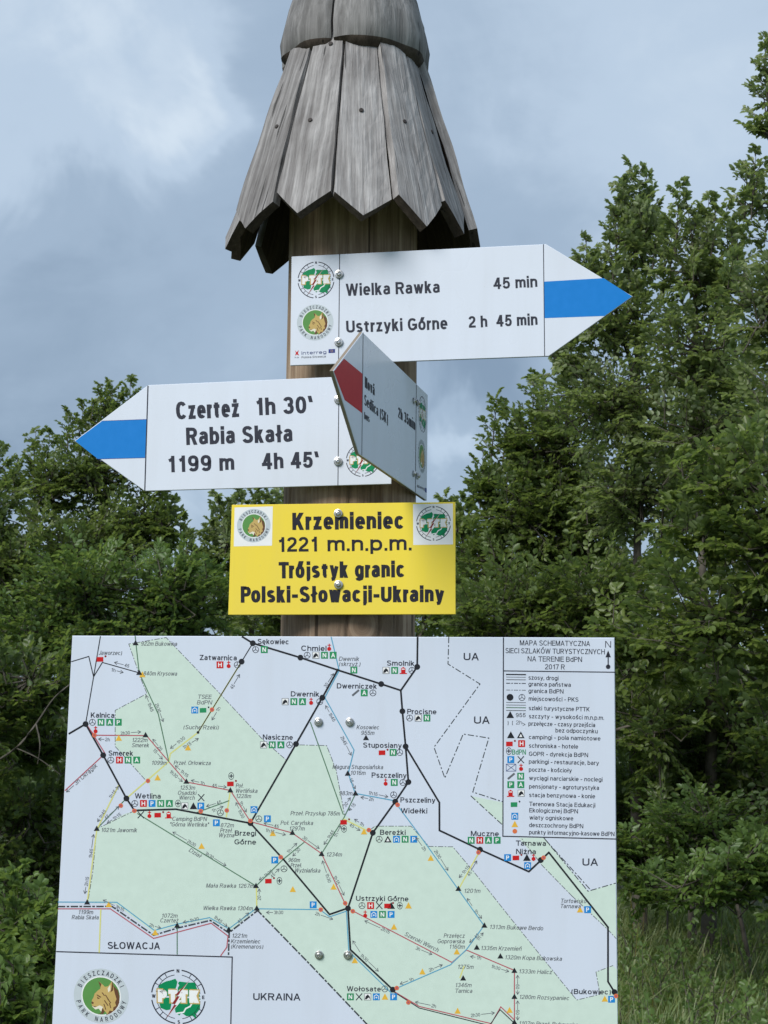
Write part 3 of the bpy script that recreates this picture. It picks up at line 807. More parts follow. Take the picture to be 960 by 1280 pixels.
for tx, a in (('Nová', (456.0, 484, 468.3, 13.8, 495)), ('Sedlica (SK)', (455.3, 506, 485, 13.6, 531)), ('bus', (455.2, 523.5, 461.8, 8.8, 528)), ('2h 35min', (497.6, 521.5, 519, 13.2, 538))):
    d = Draw(); d.text(tx, a[0], a[1], a[2], a[3], 'black', y1=a[4], bold=.2, vec=(0, -1)); d.build('lettering', P3, s3)
d = Draw(); emblem_compass(d, emblem_frame(528, 518, 5.0, 3.5, 0, -22.5)); d.build('compass_emblem', P3, s3)
d = Draw(); emblem_lynx(d, emblem_frame(527.2, 570.5, 4.9, 3.6, 0, -21.2)); d.build('lynx_emblem', P3, s3)
d = Draw(); d.text('interreg', 521.3, 609, 530.6, 4, 'grey', y1=613, bold=.16, vec=(0, -1)); d.poly([(531.2, 609.5), (533.2, 610.5), (533.2, 616), (531.2, 615)], 'navy', 2); d.build('funding_logo', P3, s3)
for x_, y_ in ((517.2, 501), (521.6, 503.5), (516.8, 592), (521.5, 595)):
    bolt(P3, x_, y_, s3, .8)
u0, v0 = P3.uv(519, 500)
for py_ in (502, 594):      # spacer that holds the board off the log
    u_, v_ = P3.uv(519, py_)
    V = []; n = 12
    for y in (.006, .030):
        V += [(u_ + .009 * math.cos(2 * math.pi * i / n), y, v_ + .009 * math.sin(2 * math.pi * i / n)) for i in range(n)]
    mesh_obj('spacer', V, [(i, (i + 1) % n, n + (i + 1) % n, n + i) for i in range(n)], M_STEEL, s3)

# ------------------------------------------------------------------ yellow summit board
P4 = Plane(423, 695, 2.62, R(7.5))
s4 = tag(P4.root('summit_sign'), 'yellow rectangular summit sign reading Krzemieniec, between the arrows and the map', 'sign')
plate('panel', P4, [(289.7, 631), (569.2, 627.5), (569.6, 768), (285.2, 768.7)], .003, M_YELLOW, s4, edge=M_YELLOW)
for tx, a in (('Krzemieniec', (365.5, 662.5, 505, 21.5, 661.2)), ('1221', (347, 690, 397.5, 18.5, 689.3)), ('m.n.p.m.', (409.5, 689.2, 514.5, 18.8, 688)),
              ('Trójstyk granic', (348.5, 723, 506, 20.6, 721.6)), ('Polski-Słowacji-Ukrainy', (301, 753.4, 555, 20.6, 752.6))):
    d = Draw(); d.text(tx, a[0], a[1], a[2], a[3], 'black', y1=a[4], bold=.225 if a[3] > 19 else .185); d.build('lettering', P4, s4)
for sq, kind in (([(293.3, 634.4), (341, 633), (340, 682), (292.2, 683)], 'lynx'), ([(516.3, 630.2), (566, 629.5), (566.3, 680.5), (516.6, 681.2)], 'comp')):
    d = Draw(); d.poly(sq, 'white', 0)
    cx_ = sum(p[0] for p in sq) / 4; cy_ = sum(p[1] for p in sq) / 4
    (emblem_lynx if kind == 'lynx' else emblem_compass)(d, emblem_frame(cx_ + .6, cy_ - 1, 21 if kind == 'lynx' else 21.8, -.3, 0, -21 if kind == 'lynx' else -21.8))
    d.build('lynx_emblem' if kind == 'lynx' else 'compass_emblem', P4, s4)
bolt(P4, 423, 642, s4); bolt(P4, 423.4, 731, s4)
# ------------------------------------------------------------------ trail map board
P5 = Plane(420, 1000, 2.60, R(7.5))
s5 = tag(P5.root('map_board'), 'large white and pale green trail map board bolted to the lower part of the post', 'map board')
plate('panel', P5, [(90.2, 794.5), (768.2, 797), (773.5, 1425), (57.5, 1425)], .010, M_MAP, s5, lip=.0012)
d = Draw()
PARK = [(207.7, 797), (272, 864), (328, 924), (357.7, 950), (370.3, 931), (408.3, 932), (420, 962), (430.8, 1019), (463, 1037), (468.7, 1032.7), (513.8, 1032.7), (536.3, 1058), (566, 1058.5),
        (592.5, 1090), (640, 1150), (712.5, 1240), (721, 1250), (750, 1243), (745, 1215), (766, 1207), (771, 1212), (772.4, 1330), (520, 1345), (457.5, 1279), (390, 1208), (321, 1137),
        (287, 1164), (262.5, 1149), (221.7, 1158), (192, 1166), (144.4, 1130), (109, 1128.3), (116, 1090), (121, 1036), (155.6, 1017.6), (168, 1013.5), (190, 1002), (187, 981), (181, 974), (144, 933), (144, 888), (183.7, 867), (176.7, 850), (161, 805)]
d.poly(PARK, 'park', 0)
d.poly([(588.7, 995), (628.7, 1003), (628.2, 1031)], 'park', 0)
d.poly([(648, 1047), (680, 1047.5), (735, 1114), (769.4, 1104), (770.3, 1173), (760, 1162), (715, 1120), (677, 1081)], 'park', 0)
d.build('park_area', P5, s5)

d = Draw()      # park and state borders
for P in ([(181, 974), (144, 933), (144, 888), (183.7, 867), (176.7, 850), (161, 805), (207.7, 797), (272, 864), (328, 924), (357.7, 950), (370.3, 931), (408.3, 932), (420, 962), (430.8, 1019)],
          [(463, 1037), (468.7, 1032.7), (513.8, 1032.7), (536.3, 1058), (566, 1058.5), (592.5, 1090), (640, 1150), (712.5, 1240), (721, 1250), (750, 1243), (745, 1215), (766, 1207)],
          [(168, 1013.5), (121, 1036), (116, 1090), (110, 1127)], [(715, 1120), (677, 1081), (652, 1048)], [(715, 1120), (760, 1162), (770, 1173)]):
    d = Draw(); d.dash(P, .9, 'grey', 1, (6, 2.4, 1.4, 2.4)); d.build('park_border', P5, s5)
for P in ([(561, 796.5), (560, 830), (600, 855), (542.5, 934), (556, 972.5), (579, 917.5), (611, 922.5), (591, 990), (628, 1002)], [(588.7, 995), (628, 1031)],
          [(680, 1047.5), (735, 1114), (769.4, 1104)], [(682, 1050), (737, 1111)]):
    d = Draw(); d.dash(P, 1.2, 'bwborder', 1, (7, 3.2, 1.6, 3.2)); d.build('state_border', P5, s5)
for P in ([(321, 1137), (390, 1208), (457.5, 1279), (520, 1345)], [(286.5, 1164), (285.6, 1195)], [(73, 1133.2), (140, 1133), (192, 1169), (222, 1160), (263, 1150.5), (286, 1166), (321, 1139)]):
    d = Draw(); d.dash(P, 2.0, 'bwborder', 1, (8, 3, 2, 3)); d.build('state_border', P5, s5)

d = Draw()      # walking trails
for P, c in (([(414, 796.5), (424, 838), (406, 872), (442.5, 937.5), (435.3, 966.7), (444, 991.7), (494, 1001)], 'trailblue'), ([(494, 1003), (521, 1039), (573, 1112), (605, 1157), (583, 1187), (563, 1206), (494, 1236)], 'trailblue'),
             ([(323, 1136), (400, 1137), (412, 1146), (433, 1139), (436, 1189), (489, 1241)], 'trailblue'), ([(73, 1127.5), (146, 1127.8), (193, 1163), (222, 1155), (262, 1147), (286, 1161), (321, 1135)], 'trailblue'),
             ([(73, 1136), (138, 1136), (192, 1173), (264, 1154), (285, 1170), (283.5, 1184), (276, 1194.5)], 'trailred'), ([(107, 905), (118, 919), (183, 919.5), (211, 952), (233, 977.5), (288, 988), (313, 1027), (365, 1041), (402, 1067), (433, 1133)], 'trailred'),
             ([(110, 908), (132, 943)], 'trailred'), ([(128, 945), (81.5, 988)], 'trailred'), ([(436, 1136), (565, 1203), (583, 1187.5), (643, 1213), (643, 1276)], 'trailred'),
             ([(492, 1239), (524, 1258), (614, 1279.5), (626, 1258.5), (643, 1275)], 'trailred'), ([(302, 827), (265, 887), (247.5, 915.6), (213, 942), (211, 952), (158, 998)], 'trailyellow'),
             ([(148, 982), (121, 1037), (109, 1128)], 'trailyellow'), ([(126, 1137), (124, 1190)], 'trailyellow'), ([(320.5, 1108), (321, 1135)], 'trailyellow'), ([(599, 1065), (574, 1110)], 'trailyellow'), ([(580, 1208), (575, 1222)], 'trailyellow'),
             ([(288, 988), (283, 1021)], 'trailyellow'), ([(430, 1024), (458, 1038)], 'trailyellow'), ([(169, 795.5), (174, 841), (198, 893), (211, 952)], 'trailgreen'), ([(172, 1017), (320, 1107.5), (353, 1075), (380, 1053)], 'trailgreen'),
             ([(402, 1067), (430, 1022), (444, 993)], 'trailgreen'), ([(221.5, 1160), (221.5, 1192.5)], 'trailgreen'), ([(121, 1036), (158, 998)], 'trailgreen'), ([(388, 903), (429, 1018)], 'trailgreen'), ([(245, 1016), (286, 1001)], 'trailgreen')):
    d = Draw(); d.line(P, 1.7 if c == 'trailyellow' else 1.35, c, 2 + .9 * rnd.random()); d.build('trail_line', P5, s5)

d = Draw()      # roads
for P in ([(303, 796), (316, 804), (375.5, 822), (422, 837.5), (476.5, 855), (501, 863), (521.5, 833.5), (522, 797)], [(501, 863), (503, 889), (507, 933), (510.5, 977.5), (494, 1002), (466, 1041), (435, 1135), (438, 1187), (491, 1237)],
          [(507, 933), (549.2, 1003.3), (549.3, 1038), (600, 1062), (661, 1089.5), (677, 1074.5), (686, 1065.5), (760, 1159), (760, 1227), (768, 1240)], [(422, 837.5), (403, 872), (370, 930), (313, 1029), (355, 1075), (412, 1143), (435, 1135)],
          [(86.5, 917), (107, 905), (129, 944), (158, 998), (168, 1013), (220, 1011.5), (313, 1029)]):
    d = Draw(); d.line(P, 2.3, 'road', 3 + .4 * rnd.random()); d.build('road_line', P5, s5)
for P in ([(316, 804), (302, 827), (265, 887), (247.5, 915.6)], [(107, 905), (117, 846), (125.5, 795.5)], [(117, 846), (111, 820.5), (89.5, 827)], [(117, 846), (128, 828), (174, 841)], [(491, 1239), (524, 1260), (612, 1282), (625, 1262), (643, 1279)]):
    d = Draw(); d.line(P, 1.2, 'road', 3 + .4 * rnd.random()); d.build('road_line', P5, s5)

d = Draw()      # village dots, peaks, information points
for x, y in ((316, 804), (375.5, 822), (476.5, 855), (521.5, 833.5), (503, 889), (507, 933), (510.5, 977.5), (494, 1002), (466, 1041), (435, 1135.5), (491, 1237), (600, 1062), (676, 1075), (403, 872), (370, 930), (313, 1029),
             (302, 827), (107, 905), (129, 944), (158, 998), (768, 1240)):
    d = Draw(); d.disc(x, y, 3.7, 'road', 4, 14); d.build('village_dot', P5, s5)
for x, y in ((247.5, 915.6), (422, 837.5)):
    d = Draw(); d.disc(x, y, 1.8, 'road', 4, 10); d.build('village_dot', P5, s5)
for x, y in ((265, 887), (118, 919), (185, 976), (151, 1007), (168, 1013.5), (313, 1026), (251, 1014), (283.5, 1013), (497, 1006), (461, 1037.5), (351, 1071.5), (401, 1137), (431.5, 1129), (441, 1139), (496, 1235), (510.5, 1253), (598, 1065.5), (679.5, 1072), (770, 1245)):
    d = Draw(); d.disc(x, y, 2.9, 'orange', 4.8, 12); d.disc(x, y, 1.6, 'trailred', 5.2, 8); d.build('information_dot', P5, s5)
for x, y in ((169.5, 804), (174, 841), (182, 919), (233, 977), (288, 988), (121, 1036), (109, 1128), (221.5, 1157), (286, 1162), (321, 1135.5), (320, 1107.5), (365.5, 1041), (402, 1067.5), (457.5, 922.5), (434.7, 967), (444.3, 991.8), (573, 1111),
             (605.5, 1157), (596, 1184.5), (625.5, 1195.5), (643, 1213.5), (643, 1246), (579, 1223), (643, 1278)):
    d = Draw(); d.poly([(x - 3.8, y + 2.6), (x + 3.8, y + 2.6), (x, y - 4.2)], 'road', 4.5); d.build('peak_triangle', P5, s5)
for x, y in ((148.5, 923), (197, 972.5), (235, 935), (252, 1058), (341, 1042), (417, 1109), (366, 1112), (455, 1040), (538.5, 1073), (492.5, 1159), (528, 1215), (443.5, 1201), (571, 1190), (725, 1137.5), (756, 1249), (572, 1264), (637, 1263), (178, 843.5), (136, 1131), (194, 1166)):
    d = Draw(); d.poly([(x - 4, y + 3), (x + 4, y + 3), (x, y - 4.5)], 'yellow', 4.3); d.build('shelter_triangle', P5, s5)


def letter_box(d, x, y, ch, col, s=8.6):
    d.poly([(x - s / 2, y - s / 2), (x + s / 2, y - s / 2), (x + s / 2, y + s / 2), (x - s / 2, y + s / 2)], col, 4)
    wd = {'N': 4.6, 'A': 5.0, 'P': 3.8, 'H': 4.6}[ch]
    d.text(ch, x - wd / 2, y + 2.7, x + wd / 2, 5.4, 'white', bold=.2)


def icon(d, k, x, y):
    if k == 'N' or k == 'A' or k == 'G': letter_box(d, x, y, {'G': 'P'}.get(k, k), 'mapgreen')
    elif k == 'H': letter_box(d, x, y, 'H', 'red')
    elif k == 'P': letter_box(d, x, y, 'P', 'iconblue')
    elif k == 'o':
        n = 16
        d.ringpts(lambda a, b: (x + a, y + b), 3.5, 4.2, 0, 2 * math.pi, n, 'dark', 4)
        for a in (-90, 30, 150): d.line([(x, y), (x + 3.8 * math.cos(R(a)), y + 3.8 * math.sin(R(a)))], .7, 'dark', 4.5)
    elif k == 't': d.poly([(x - 4.8, y + 4), (x + 4.8, y + 4), (x, y - 4.6)], 'road', 4)
    elif k == 'u':
        d.poly([(x - 4.8, y + 4), (x + 4.8, y + 4), (x, y - 4.6)], 'road', 4); d.poly([(x - 2, y + 2.6), (x + 2, y + 2.6), (x, y - 1.4)], 'white', 4.5)
    elif k == 'c':
        d.poly([(x - 4.3, y - 4.3), (x + 4.3, y - 4.3), (x + 4.3, y + 4.3), (x - 4.3, y + 4.3)], 'grey', 4); d.poly([(x - 3.7, y - 3.7), (x + 3.7, y - 3.7), (x + 3.7, y + 3.7), (x - 3.7, y + 3.7)], 'white', 4.3)
        d.poly([(x - 3.6, y + 3.2), (x - 2.6, y - .4), (x, y - 3), (x + 2.4, y - .8), (x + 3.4, y + 3.2), (x + 1, y + 1), (x - 1, y + 3)], 'road', 4.6)
    elif k == 'r':
        d.poly([(x - 4.6, y - 2.4), (x + 3.6, y - 2.6), (x + 3.6, y + 3.2), (x - 4.6, y + 3.4)], 'red', 4); d.disc(x + 6.4, y - 3.4, 1.4, 'darkred', 4, 6)
    elif k == 'g':
        d.poly([(x - 4.6, y - 2.4), (x + 3.6, y - 2.6), (x + 3.6, y + 3.2), (x - 4.6, y + 3.4)], 'mapgreen', 4); d.disc(x + 6.4, y - 3.4, 1.2, 'dark', 4, 6)
    elif k == 'k': d.disc(x, y + 1.6, 2.6, 'red', 4, 10); d.line([(x, y - 4.6), (x, y)], 1.1, 'red', 4.4); d.line([(x - 1.8, y - 3), (x + 1.8, y - 3)], 1.0, 'red', 4.6)
    elif k == 'f':
        d.poly([(x - 2.7, y + 3.6), (x - 2.7, y - 2.5), (x, y - 4.4), (x + 2.7, y - 2.5), (x + 2.7, y + 3.6)], 'red', 4); d.line([(x - 4.2, y + 3.9), (x + 4.2, y + 3.9)], 1.2, 'red', 4.3); d.line([(x - 1.3, y - 1.6), (x + 1.3, y - 1.6)], 1.2, 'white', 4.6)
    elif k == 'w':
        d.poly([(x - 4.3, y - 4.3), (x + 4.3, y - 4.3), (x + 4.3, y + 4.3), (x - 4.3, y + 4.3)], 'iconblue', 4); d.line([(x - 2.6, y + 2.8), (x - 2.6, y - 1), (x, y - 2.8), (x + 2.6, y - 1), (x + 2.6, y + 2.8)], .8, 'white', 4.5); d.disc(x, y + 1, 1, 'white', 4.6, 6)
    elif k == 'z':
        d.ringpts(lambda a, b: (x + a * .85, y + b * 1.15), 3.4, 4.1, 0, 2 * math.pi, 14, 'dark', 4); d.line([(x - 2, y), (x + 2, y)], 1.3, 'dark', 4.4); d.line([(x, y - 2), (x, y + 2)], 1.3, 'dark', 4.6)
    elif k == 'x': d.line([(x - 3.6, y - 4), (x + 3.6, y + 4)], 1.2, 'dark', 4.4); d.line([(x + 3.6, y - 4), (x - 3.6, y + 4)], 1.2, 'dark', 4.7)
    elif k == 's': d.line([(x - 3.6, y + 3), (x + 3.6, y - 3)], 2.4, 'grey', 4.4)
    elif k == 'y': d.poly([(x - 4.2, y + 3.6), (x + 4.2, y + 3.6), (x, y - 4.4)], 'yellow', 4)
    elif k == 'm':
        for q in ([(x - 6, y - 4.4), (x + 6, y - 4.4), (x + 6, y + 4.4), (x - 6, y + 4.4), (x - 6, y - 4.4)], [(x - 6, y - 4.4), (x + 6, y + 4.4)], [(x + 6, y - 4.4), (x - 6, y + 4.4)]): d.line(q, .7, 'navyprint', 4)


d = Draw()
for ks, x, y in (('oN', 319.5, 812), ('otNA'.replace('t', 'c'), 384, 819), ('N', 442.3, 837.5), ('cNfo', 482.5, 838), ('sAo', 444.5, 866), ('cNAko', 356.5, 877), ('cNAo', 329.5, 931), ('ocN', 512, 897.5), ('rNo', 478, 940.5), ('kNo', 482, 978),
                 ('o', 492, 993.5), ('ouwNP', 474, 1049), ('NHAG', 589, 1050.3), ('PrtkP'.replace('P', 'P', 1)[:4], 634.5, 1072), ('w', 659.5, 1082), ('P', 734.5, 1137), ('P', 764.5, 1249), ('oHxr', 452.5, 1132), ('tzy', 489, 1132),
                 ('kwNP', 456.5, 1143), ('NxcwyP', 438, 1246), ('o', 481, 1236), ('HkO'.replace('O', 'o'), 275, 831), ('wg', 243.5, 887.5), ('oNAG', 115.5, 902.8), ('oHNA', 138.5, 950), ('oHPNAz', 168.5, 1004.3), ('xkrf', 176, 1018.5),
                 ('ct', 231, 1007.5), ('P', 251, 1007.5), ('x', 251.5, 997), ('P', 270.5, 1028.5), ('rz', 336, 1101), ('oP', 323.5, 1023.5), ('w', 317.5, 1012), ('P', 343.5, 1075), ('P', 391.5, 1131), ('o', 355, 1086), ('r', 288.5, 979.5), ('z', 289, 970),
                 ('o', 275.5, 1016), ('r', 430, 1027.5), ('z', 430, 1036), ('r', 125.5, 823.8), ('k', 119.5, 912.5)):
    for i, k in enumerate(ks):
        d = Draw(); icon(d, k, x + i * 10.8 + (2.5 if i and ks[i - 1] == 'r' else 0), y); d.build('map_symbol', P5, s5)
d = Draw(); icon(d, 'k', 411.5, 809.5); d.build('map_symbol', P5, s5)

for tx, x0, yb, x1, h in (('Sękowiec', 322, 805, 361, 7), ('Chmiel', 376.5, 813.5, 408, 7.2), ('Zatwarnica', 249.5, 825, 296, 7), ('Smolnik', 483.5, 832, 518, 7), ('Dwerniczek', 421, 860.5, 471, 7), ('Dwernik', 363.5, 870.5, 399, 7),
                          ('Procisne', 509, 892.5, 545.5, 7), ('Nasiczne', 328.5, 924.5, 366, 7), ('Stuposiany', 453.8, 934.5, 502, 7), ('Pszczeliny', 464.5, 972, 508, 7), ('Pszczeliny', 500.5, 1003, 544, 7), ('Widełki', 501, 1016.5, 534, 7),
                          ('Bereżki', 475, 1043.5, 507, 7), ('Muczne', 588.5, 1045, 623.5, 7), ('Tarnawa', 645, 1057, 682.5, 7), ('Niżna', 645, 1067.5, 670, 7), ('Ustrzyki Górne', 445, 1126, 510.5, 7), ('Wołosate', 433.5, 1239, 476, 7),
                          ('(Bukowiec)', 714, 1242.5, 763.5, 7), ('Brzegi', 293.5, 1044.5, 320, 7), ('Górne', 293, 1055.5, 320, 7), ('Kalnica', 113.5, 897, 143, 7), ('Smerek', 135.5, 944.5, 166.5, 7), ('Wetlina', 168.5, 998, 201, 7),
                          ('SŁOWACJA', 134.5, 1186, 200, 9.5), ('UKRAINA', 316.5, 1250, 375.5, 9.5), ('UA', 579.5, 825.2, 598.5, 10), ('UA', 592.5, 904.5, 612, 10), ('UA', 728, 1082, 747.5, 10)):
    d = Draw(); big = h > 9
    d.text(tx, x0, yb, x1, h * .93, 'dark', y1=yb + (x1 - x0) * .012, bold=.175)
    d.build('place_name', P5, s5)

d = Draw()
for tx, x0, yb, x1, sl_ in (('922m Bukowina', 176, 807, 221, 0), ('840m Krysowa', 179, 844.3, 221, 0), ('(Jaworzec)', 121, 818.5, 152, 0), ('TSEE', 247, 873.5, 264, 0), ('BdPN', 246, 880.5, 264.5, 0), ('(Suche Rzeki)', 229, 911.5, 273, 0), ('1222m', 164.5, 927.5, 184, 0),
                            ('Smerek', 164.5, 934, 186, 0), ('1099m', 189, 956, 208, 0), ('Przeł. Orłowicza', 217, 956, 263, 0), ('1253m', 224.5, 987, 243.5, 0), ('Osadzki', 222, 993.5, 245, 0), ('Wierch', 223.5, 999.5, 243, 0), ('Poł.', 294.5, 984.5, 304, 0),
                            ('Wetlińska', 294, 991, 321.5, 0), ('1228m', 294.5, 997.5, 313.5, 0), ('Camping BdPN', 215, 1026, 258, 0), ('"Górna Wetlinka"', 212, 1033, 260.5, 0), ('872m', 275.5, 1034, 292, 0), ('Przeł.', 275, 1040.5, 290.5, 0), ('Wyżna', 273, 1046.5, 292.5, 0),
                            ('1021m Jawornik', 126, 1040, 171, 0), ('Mała Rawka 1267m', 257.5, 1109.5, 317, 0), ('Wielka Rawka 1304m', 253.5, 1137.5, 315.5, 0), ('1199m', 97.5, 1142.5, 116, 0), ('Rabia Skała', 89.5, 1149, 123, 0), ('1072m', 201.5, 1147, 221.5, 0),
                            ('Czerteż', 200, 1153, 222.5, 0), ('1221m', 289.5, 1172, 308.5, 0), ('Krzemieniec', 288.5, 1179, 325, 0), ('(Kremenaros)', 288.5, 1185.5, 328.5, 0), ('Dwernik', 423.5, 826, 448.5, 0), ('(skrzyż.)', 423.5, 832.5, 450, 0),
                            ('Kosowiec', 445.5, 911.5, 473.5, 0), ('955m', 451, 918.5, 467.5, 0), ('Magura Stuposiańska', 415.5, 961, 478.5, 0), ('1016m', 437.5, 968.5, 456.5, 0), ('983m', 423.5, 994, 440, 0), ('Przeł. Przysłup 785m', 363, 1019, 424.5, 0),
                            ('Poł. Caryńska', 350.5, 1031, 391, 0), ('1297m', 361, 1038, 380.5, 0), ('1234m', 407.5, 1070.5, 427, 0), ('960m', 360, 1077.5, 374.5, 0), ('Przeł.', 363, 1084, 377, 0), ('Wyżniańska', 368, 1090.5, 400, 0), ('1201m', 579.5, 1116, 600, 0),
                            ('1313m Bukowe Berdo', 611.5, 1161, 678.5, .02), ('1335m Krzemień', 600.5, 1187.5, 651.5, .01), ('1320m Kopa Bukowska', 630.5, 1199, 702, .02), ('1333m Halicz', 648, 1216.5, 689.5, .02), ('1280m Rozsypaniec', 648.5, 1248.5, 711, .02),
                            ('1107m Przeł. Bukowska', 648, 1281.5, 722, .02), ('Przełęcz', 554.5, 1172, 580.5, 0), ('Goprowska', 546.5, 1179, 580.5, 0), ('1160m', 561, 1185.8, 580.5, 0), ('1275m', 571.5, 1211, 591.5, 0), ('1346m', 568.5, 1233.8, 589, 0),
                            ('Tarnica', 568.5, 1241, 590, 0), ('Torfowisko', 700.5, 1128.5, 732.5, .01), ('Tarnawa', 700, 1135, 725.5, .01), ('3h Okrąglik', 95, 982, 122, -.9), ('Dział', 235.5, 1064, 249.5, .6), ('Szeroki Wierch', 505, 1169, 546.5, .5)):
    d.text(tx, x0, yb, x1, 5.3, 'grey', y1=yb + (x1 - x0) * (sl_ + .008), bold=.135, ital=.2, lay=5)


def timed(txt, x0, y0, x1, y1, head=1):
    """walking time written along an arrow"""
    L = math.hypot(x1 - x0, y1 - y0); ux, uy = (x1 - x0) / L, (y1 - y0) / L; wd = len(txt) * 2.9; h = 4.4
    fl = 1 if ux >= 0 else -1
    if txt:
        a = (x0 + ux * (L * .16 if head > 0 else L * .84 - wd), y0 + uy * (L * .16 if head > 0 else L * .84 - wd)); e = (a[0] + ux * wd, a[1] + uy * wd)
        if fl < 0: a, e = e, a
        nx, ny = (uy * fl, -ux * fl)
        d.text(txt, a[0] - nx * h / 2, a[1] - ny * h / 2, e[0] - nx * h / 2, h, 'grey', y1=e[1] - ny * h / 2, bold=.135, lay=5)
        tt = (L * .16 + wd + 1.5) if head > 0 else 0
    else: tt = 0
    s0 = tt if head > 0 else 0
    d.line([(x0 + ux * s0, y0 + uy * s0), (x1, y1)], .7, 'grey', 5)
    for sgn in (1, -1):
        ca, sa = math.cos(R(150) * sgn), math.sin(R(150) * sgn)
        d.line([(x1, y1), (x1 + (ux * ca - uy * sa) * 4, y1 + (ux * sa + uy * ca) * 4)], .8, 'grey', 5.3)


for a in (('45', 165, 833.5, 143, 828), ('1h', 136, 836, 154, 840.5), ('1h45', 192, 893, 182.5, 869), ('2h30', 194, 875, 204, 902), ('1h', 276, 881, 265, 900), ('45', 287, 864, 299.5, 843), ('2h30', 146, 917, 176, 914.8), ('2h', 140, 924.5, 123, 923.8), ('20', 204, 940, 191, 924),
          ('15', 190, 934, 203, 949), ('1h30', 234, 919, 213, 935.5), ('1h15', 225, 937, 248, 923), ('1h15', 238, 973, 219, 957), ('1h30', 210, 961, 228, 977), ('1h', 259, 980, 239, 975.5), ('45', 262, 981, 283, 984), ('1h30', 306, 1026, 295, 1003), ('1h', 299, 999, 308, 1015),
          ('45', 280, 1001, 258, 1008), ('1h', 262, 1015, 279, 1008), ('2h30', 250, 1060, 216, 1040), ('3h30', 252, 1063, 282.5, 1082), ('2h15', 110, 1092, 106, 1117), ('1h45', 112, 1078, 117, 1043), ('1h45', 133, 1010, 122, 1027), ('1h15', 135, 1000, 148, 983), ('45', 128, 1026, 149, 1008),
          ('1h15', 154, 1015, 134, 1029), ('3h15', 160, 1140, 129, 1125), ('2h', 184, 1155, 201, 1160), ('1h30', 252, 1147, 229, 1153), ('1h45', 265, 1143, 284, 1158), ('45', 295, 1155, 311, 1141), ('3h30', 358, 1140.5, 333, 1140.5), ('2h', 390, 1140, 416, 1149), ('20', 324, 1128, 324, 1111),
          ('1h20', 343, 1086, 324, 1100), ('45', 337, 1098, 349, 1086), ('1h', 357, 1068, 371, 1054), ('30', 376, 1059, 366, 1070), ('45', 352, 1034, 330, 1029), ('1h15', 327, 1036, 357, 1043.5), ('30', 375, 1043.5, 399, 1060.5), ('1h30', 414, 1108, 403, 1076), ('1h15', 416, 1090, 430, 1119),
          ('1h45', 419, 1035, 405, 1055.5), ('1h', 417, 1049, 426, 1032), ('1h', 457, 1033, 443, 1024), ('45', 435, 1029, 450, 1038), ('30', 404, 862, 417, 842), ('1h45', 420, 905, 407, 882), ('2h45', 425, 916, 439, 944), ('15', 437, 970, 444, 986), ('1h15', 456, 989.5, 485, 996),
          ('2h', 470, 1000, 451, 996.5), ('15', 445, 1003, 436, 1013), ('30', 429, 1010, 438, 997), ('2h30', 541, 1058, 560, 1088), ('2h', 534, 1066, 520, 1047), ('1h15', 588, 1080, 574, 1097), ('45', 583, 1098, 596, 1076), ('1h', 592, 1135, 602, 1148), ('', 590, 1132, 584, 1123),
          ('45', 600, 1166, 587, 1178), ('1h', 595, 1177, 604, 1166), ('1h', 604, 1198, 588, 1195.5), ('1h30', 610, 1206, 636, 1214.5), ('50', 647, 1228, 647, 1243), ('', 647, 1230, 647, 1219), ('50', 647, 1260, 647, 1275), ('', 647, 1262, 647, 1251), ('2h15', 493, 1168, 456, 1151),
          ('3h', 516, 1183, 540, 1193), ('1h30', 447, 1189, 473, 1214), ('', 450, 1190, 441, 1176), ('1h', 520, 1222, 500, 1230), ('2h', 533, 1214, 553, 1206), ('2h', 550, 1259, 519, 1252.5), ('2h30', 583, 1270, 618, 1266), ('', 92, 982, 83, 990)):
    timed(a[0], *a[1:])
d.build('trail_lettering', P5, s5)['kind'] = 'stuff'

d = Draw()      # legend
d.line([(629.3, 797.3), (628.6, 1045.3), (770.7, 1048.8)], 1.4, 'dark', 2); d.line([(629.3, 838.6), (768.7, 840.3)], 1.3, 'dark', 2.4); d.build('legend_frame', P5, s5); d = Draw()
d.line([(70.8, 1189.5), (290.3, 1196.3), (287.5, 1330)], 1.5, 'dark', 2)
d.build('frame_line', P5, s5)
d = Draw()
for tx, x0, yb, x1 in (('MAPA SCHEMATYCZNA', 649.8, 806.6, 737.6), ('SIECI SZLAKÓW TURYSTYCZNYCH', 631.8, 816.4, 756), ('NA TERENIE BdPN', 659.5, 826.6, 727.5), ('2017 R', 681.3, 836.6, 706)):
    d.text(tx, x0, yb, x1, 6.4, 'dark', y1=yb + (x1 - x0) * .012, bold=.13)
d.text('N', 756.5, 809.5, 763.8, 8.2, 'dark', bold=.11)
d.line([(760.2, 834), (760.2, 818)], 1.5, 'dark', 3); d.poly([(756.8, 821.6), (763.6, 821.6), (760.2, 812.8)], 'dark', 3); d.disc(760.2, 833.5, 2.9, 'dark', 3, 12)
d.build('map_title', P5, s5)
d = Draw()
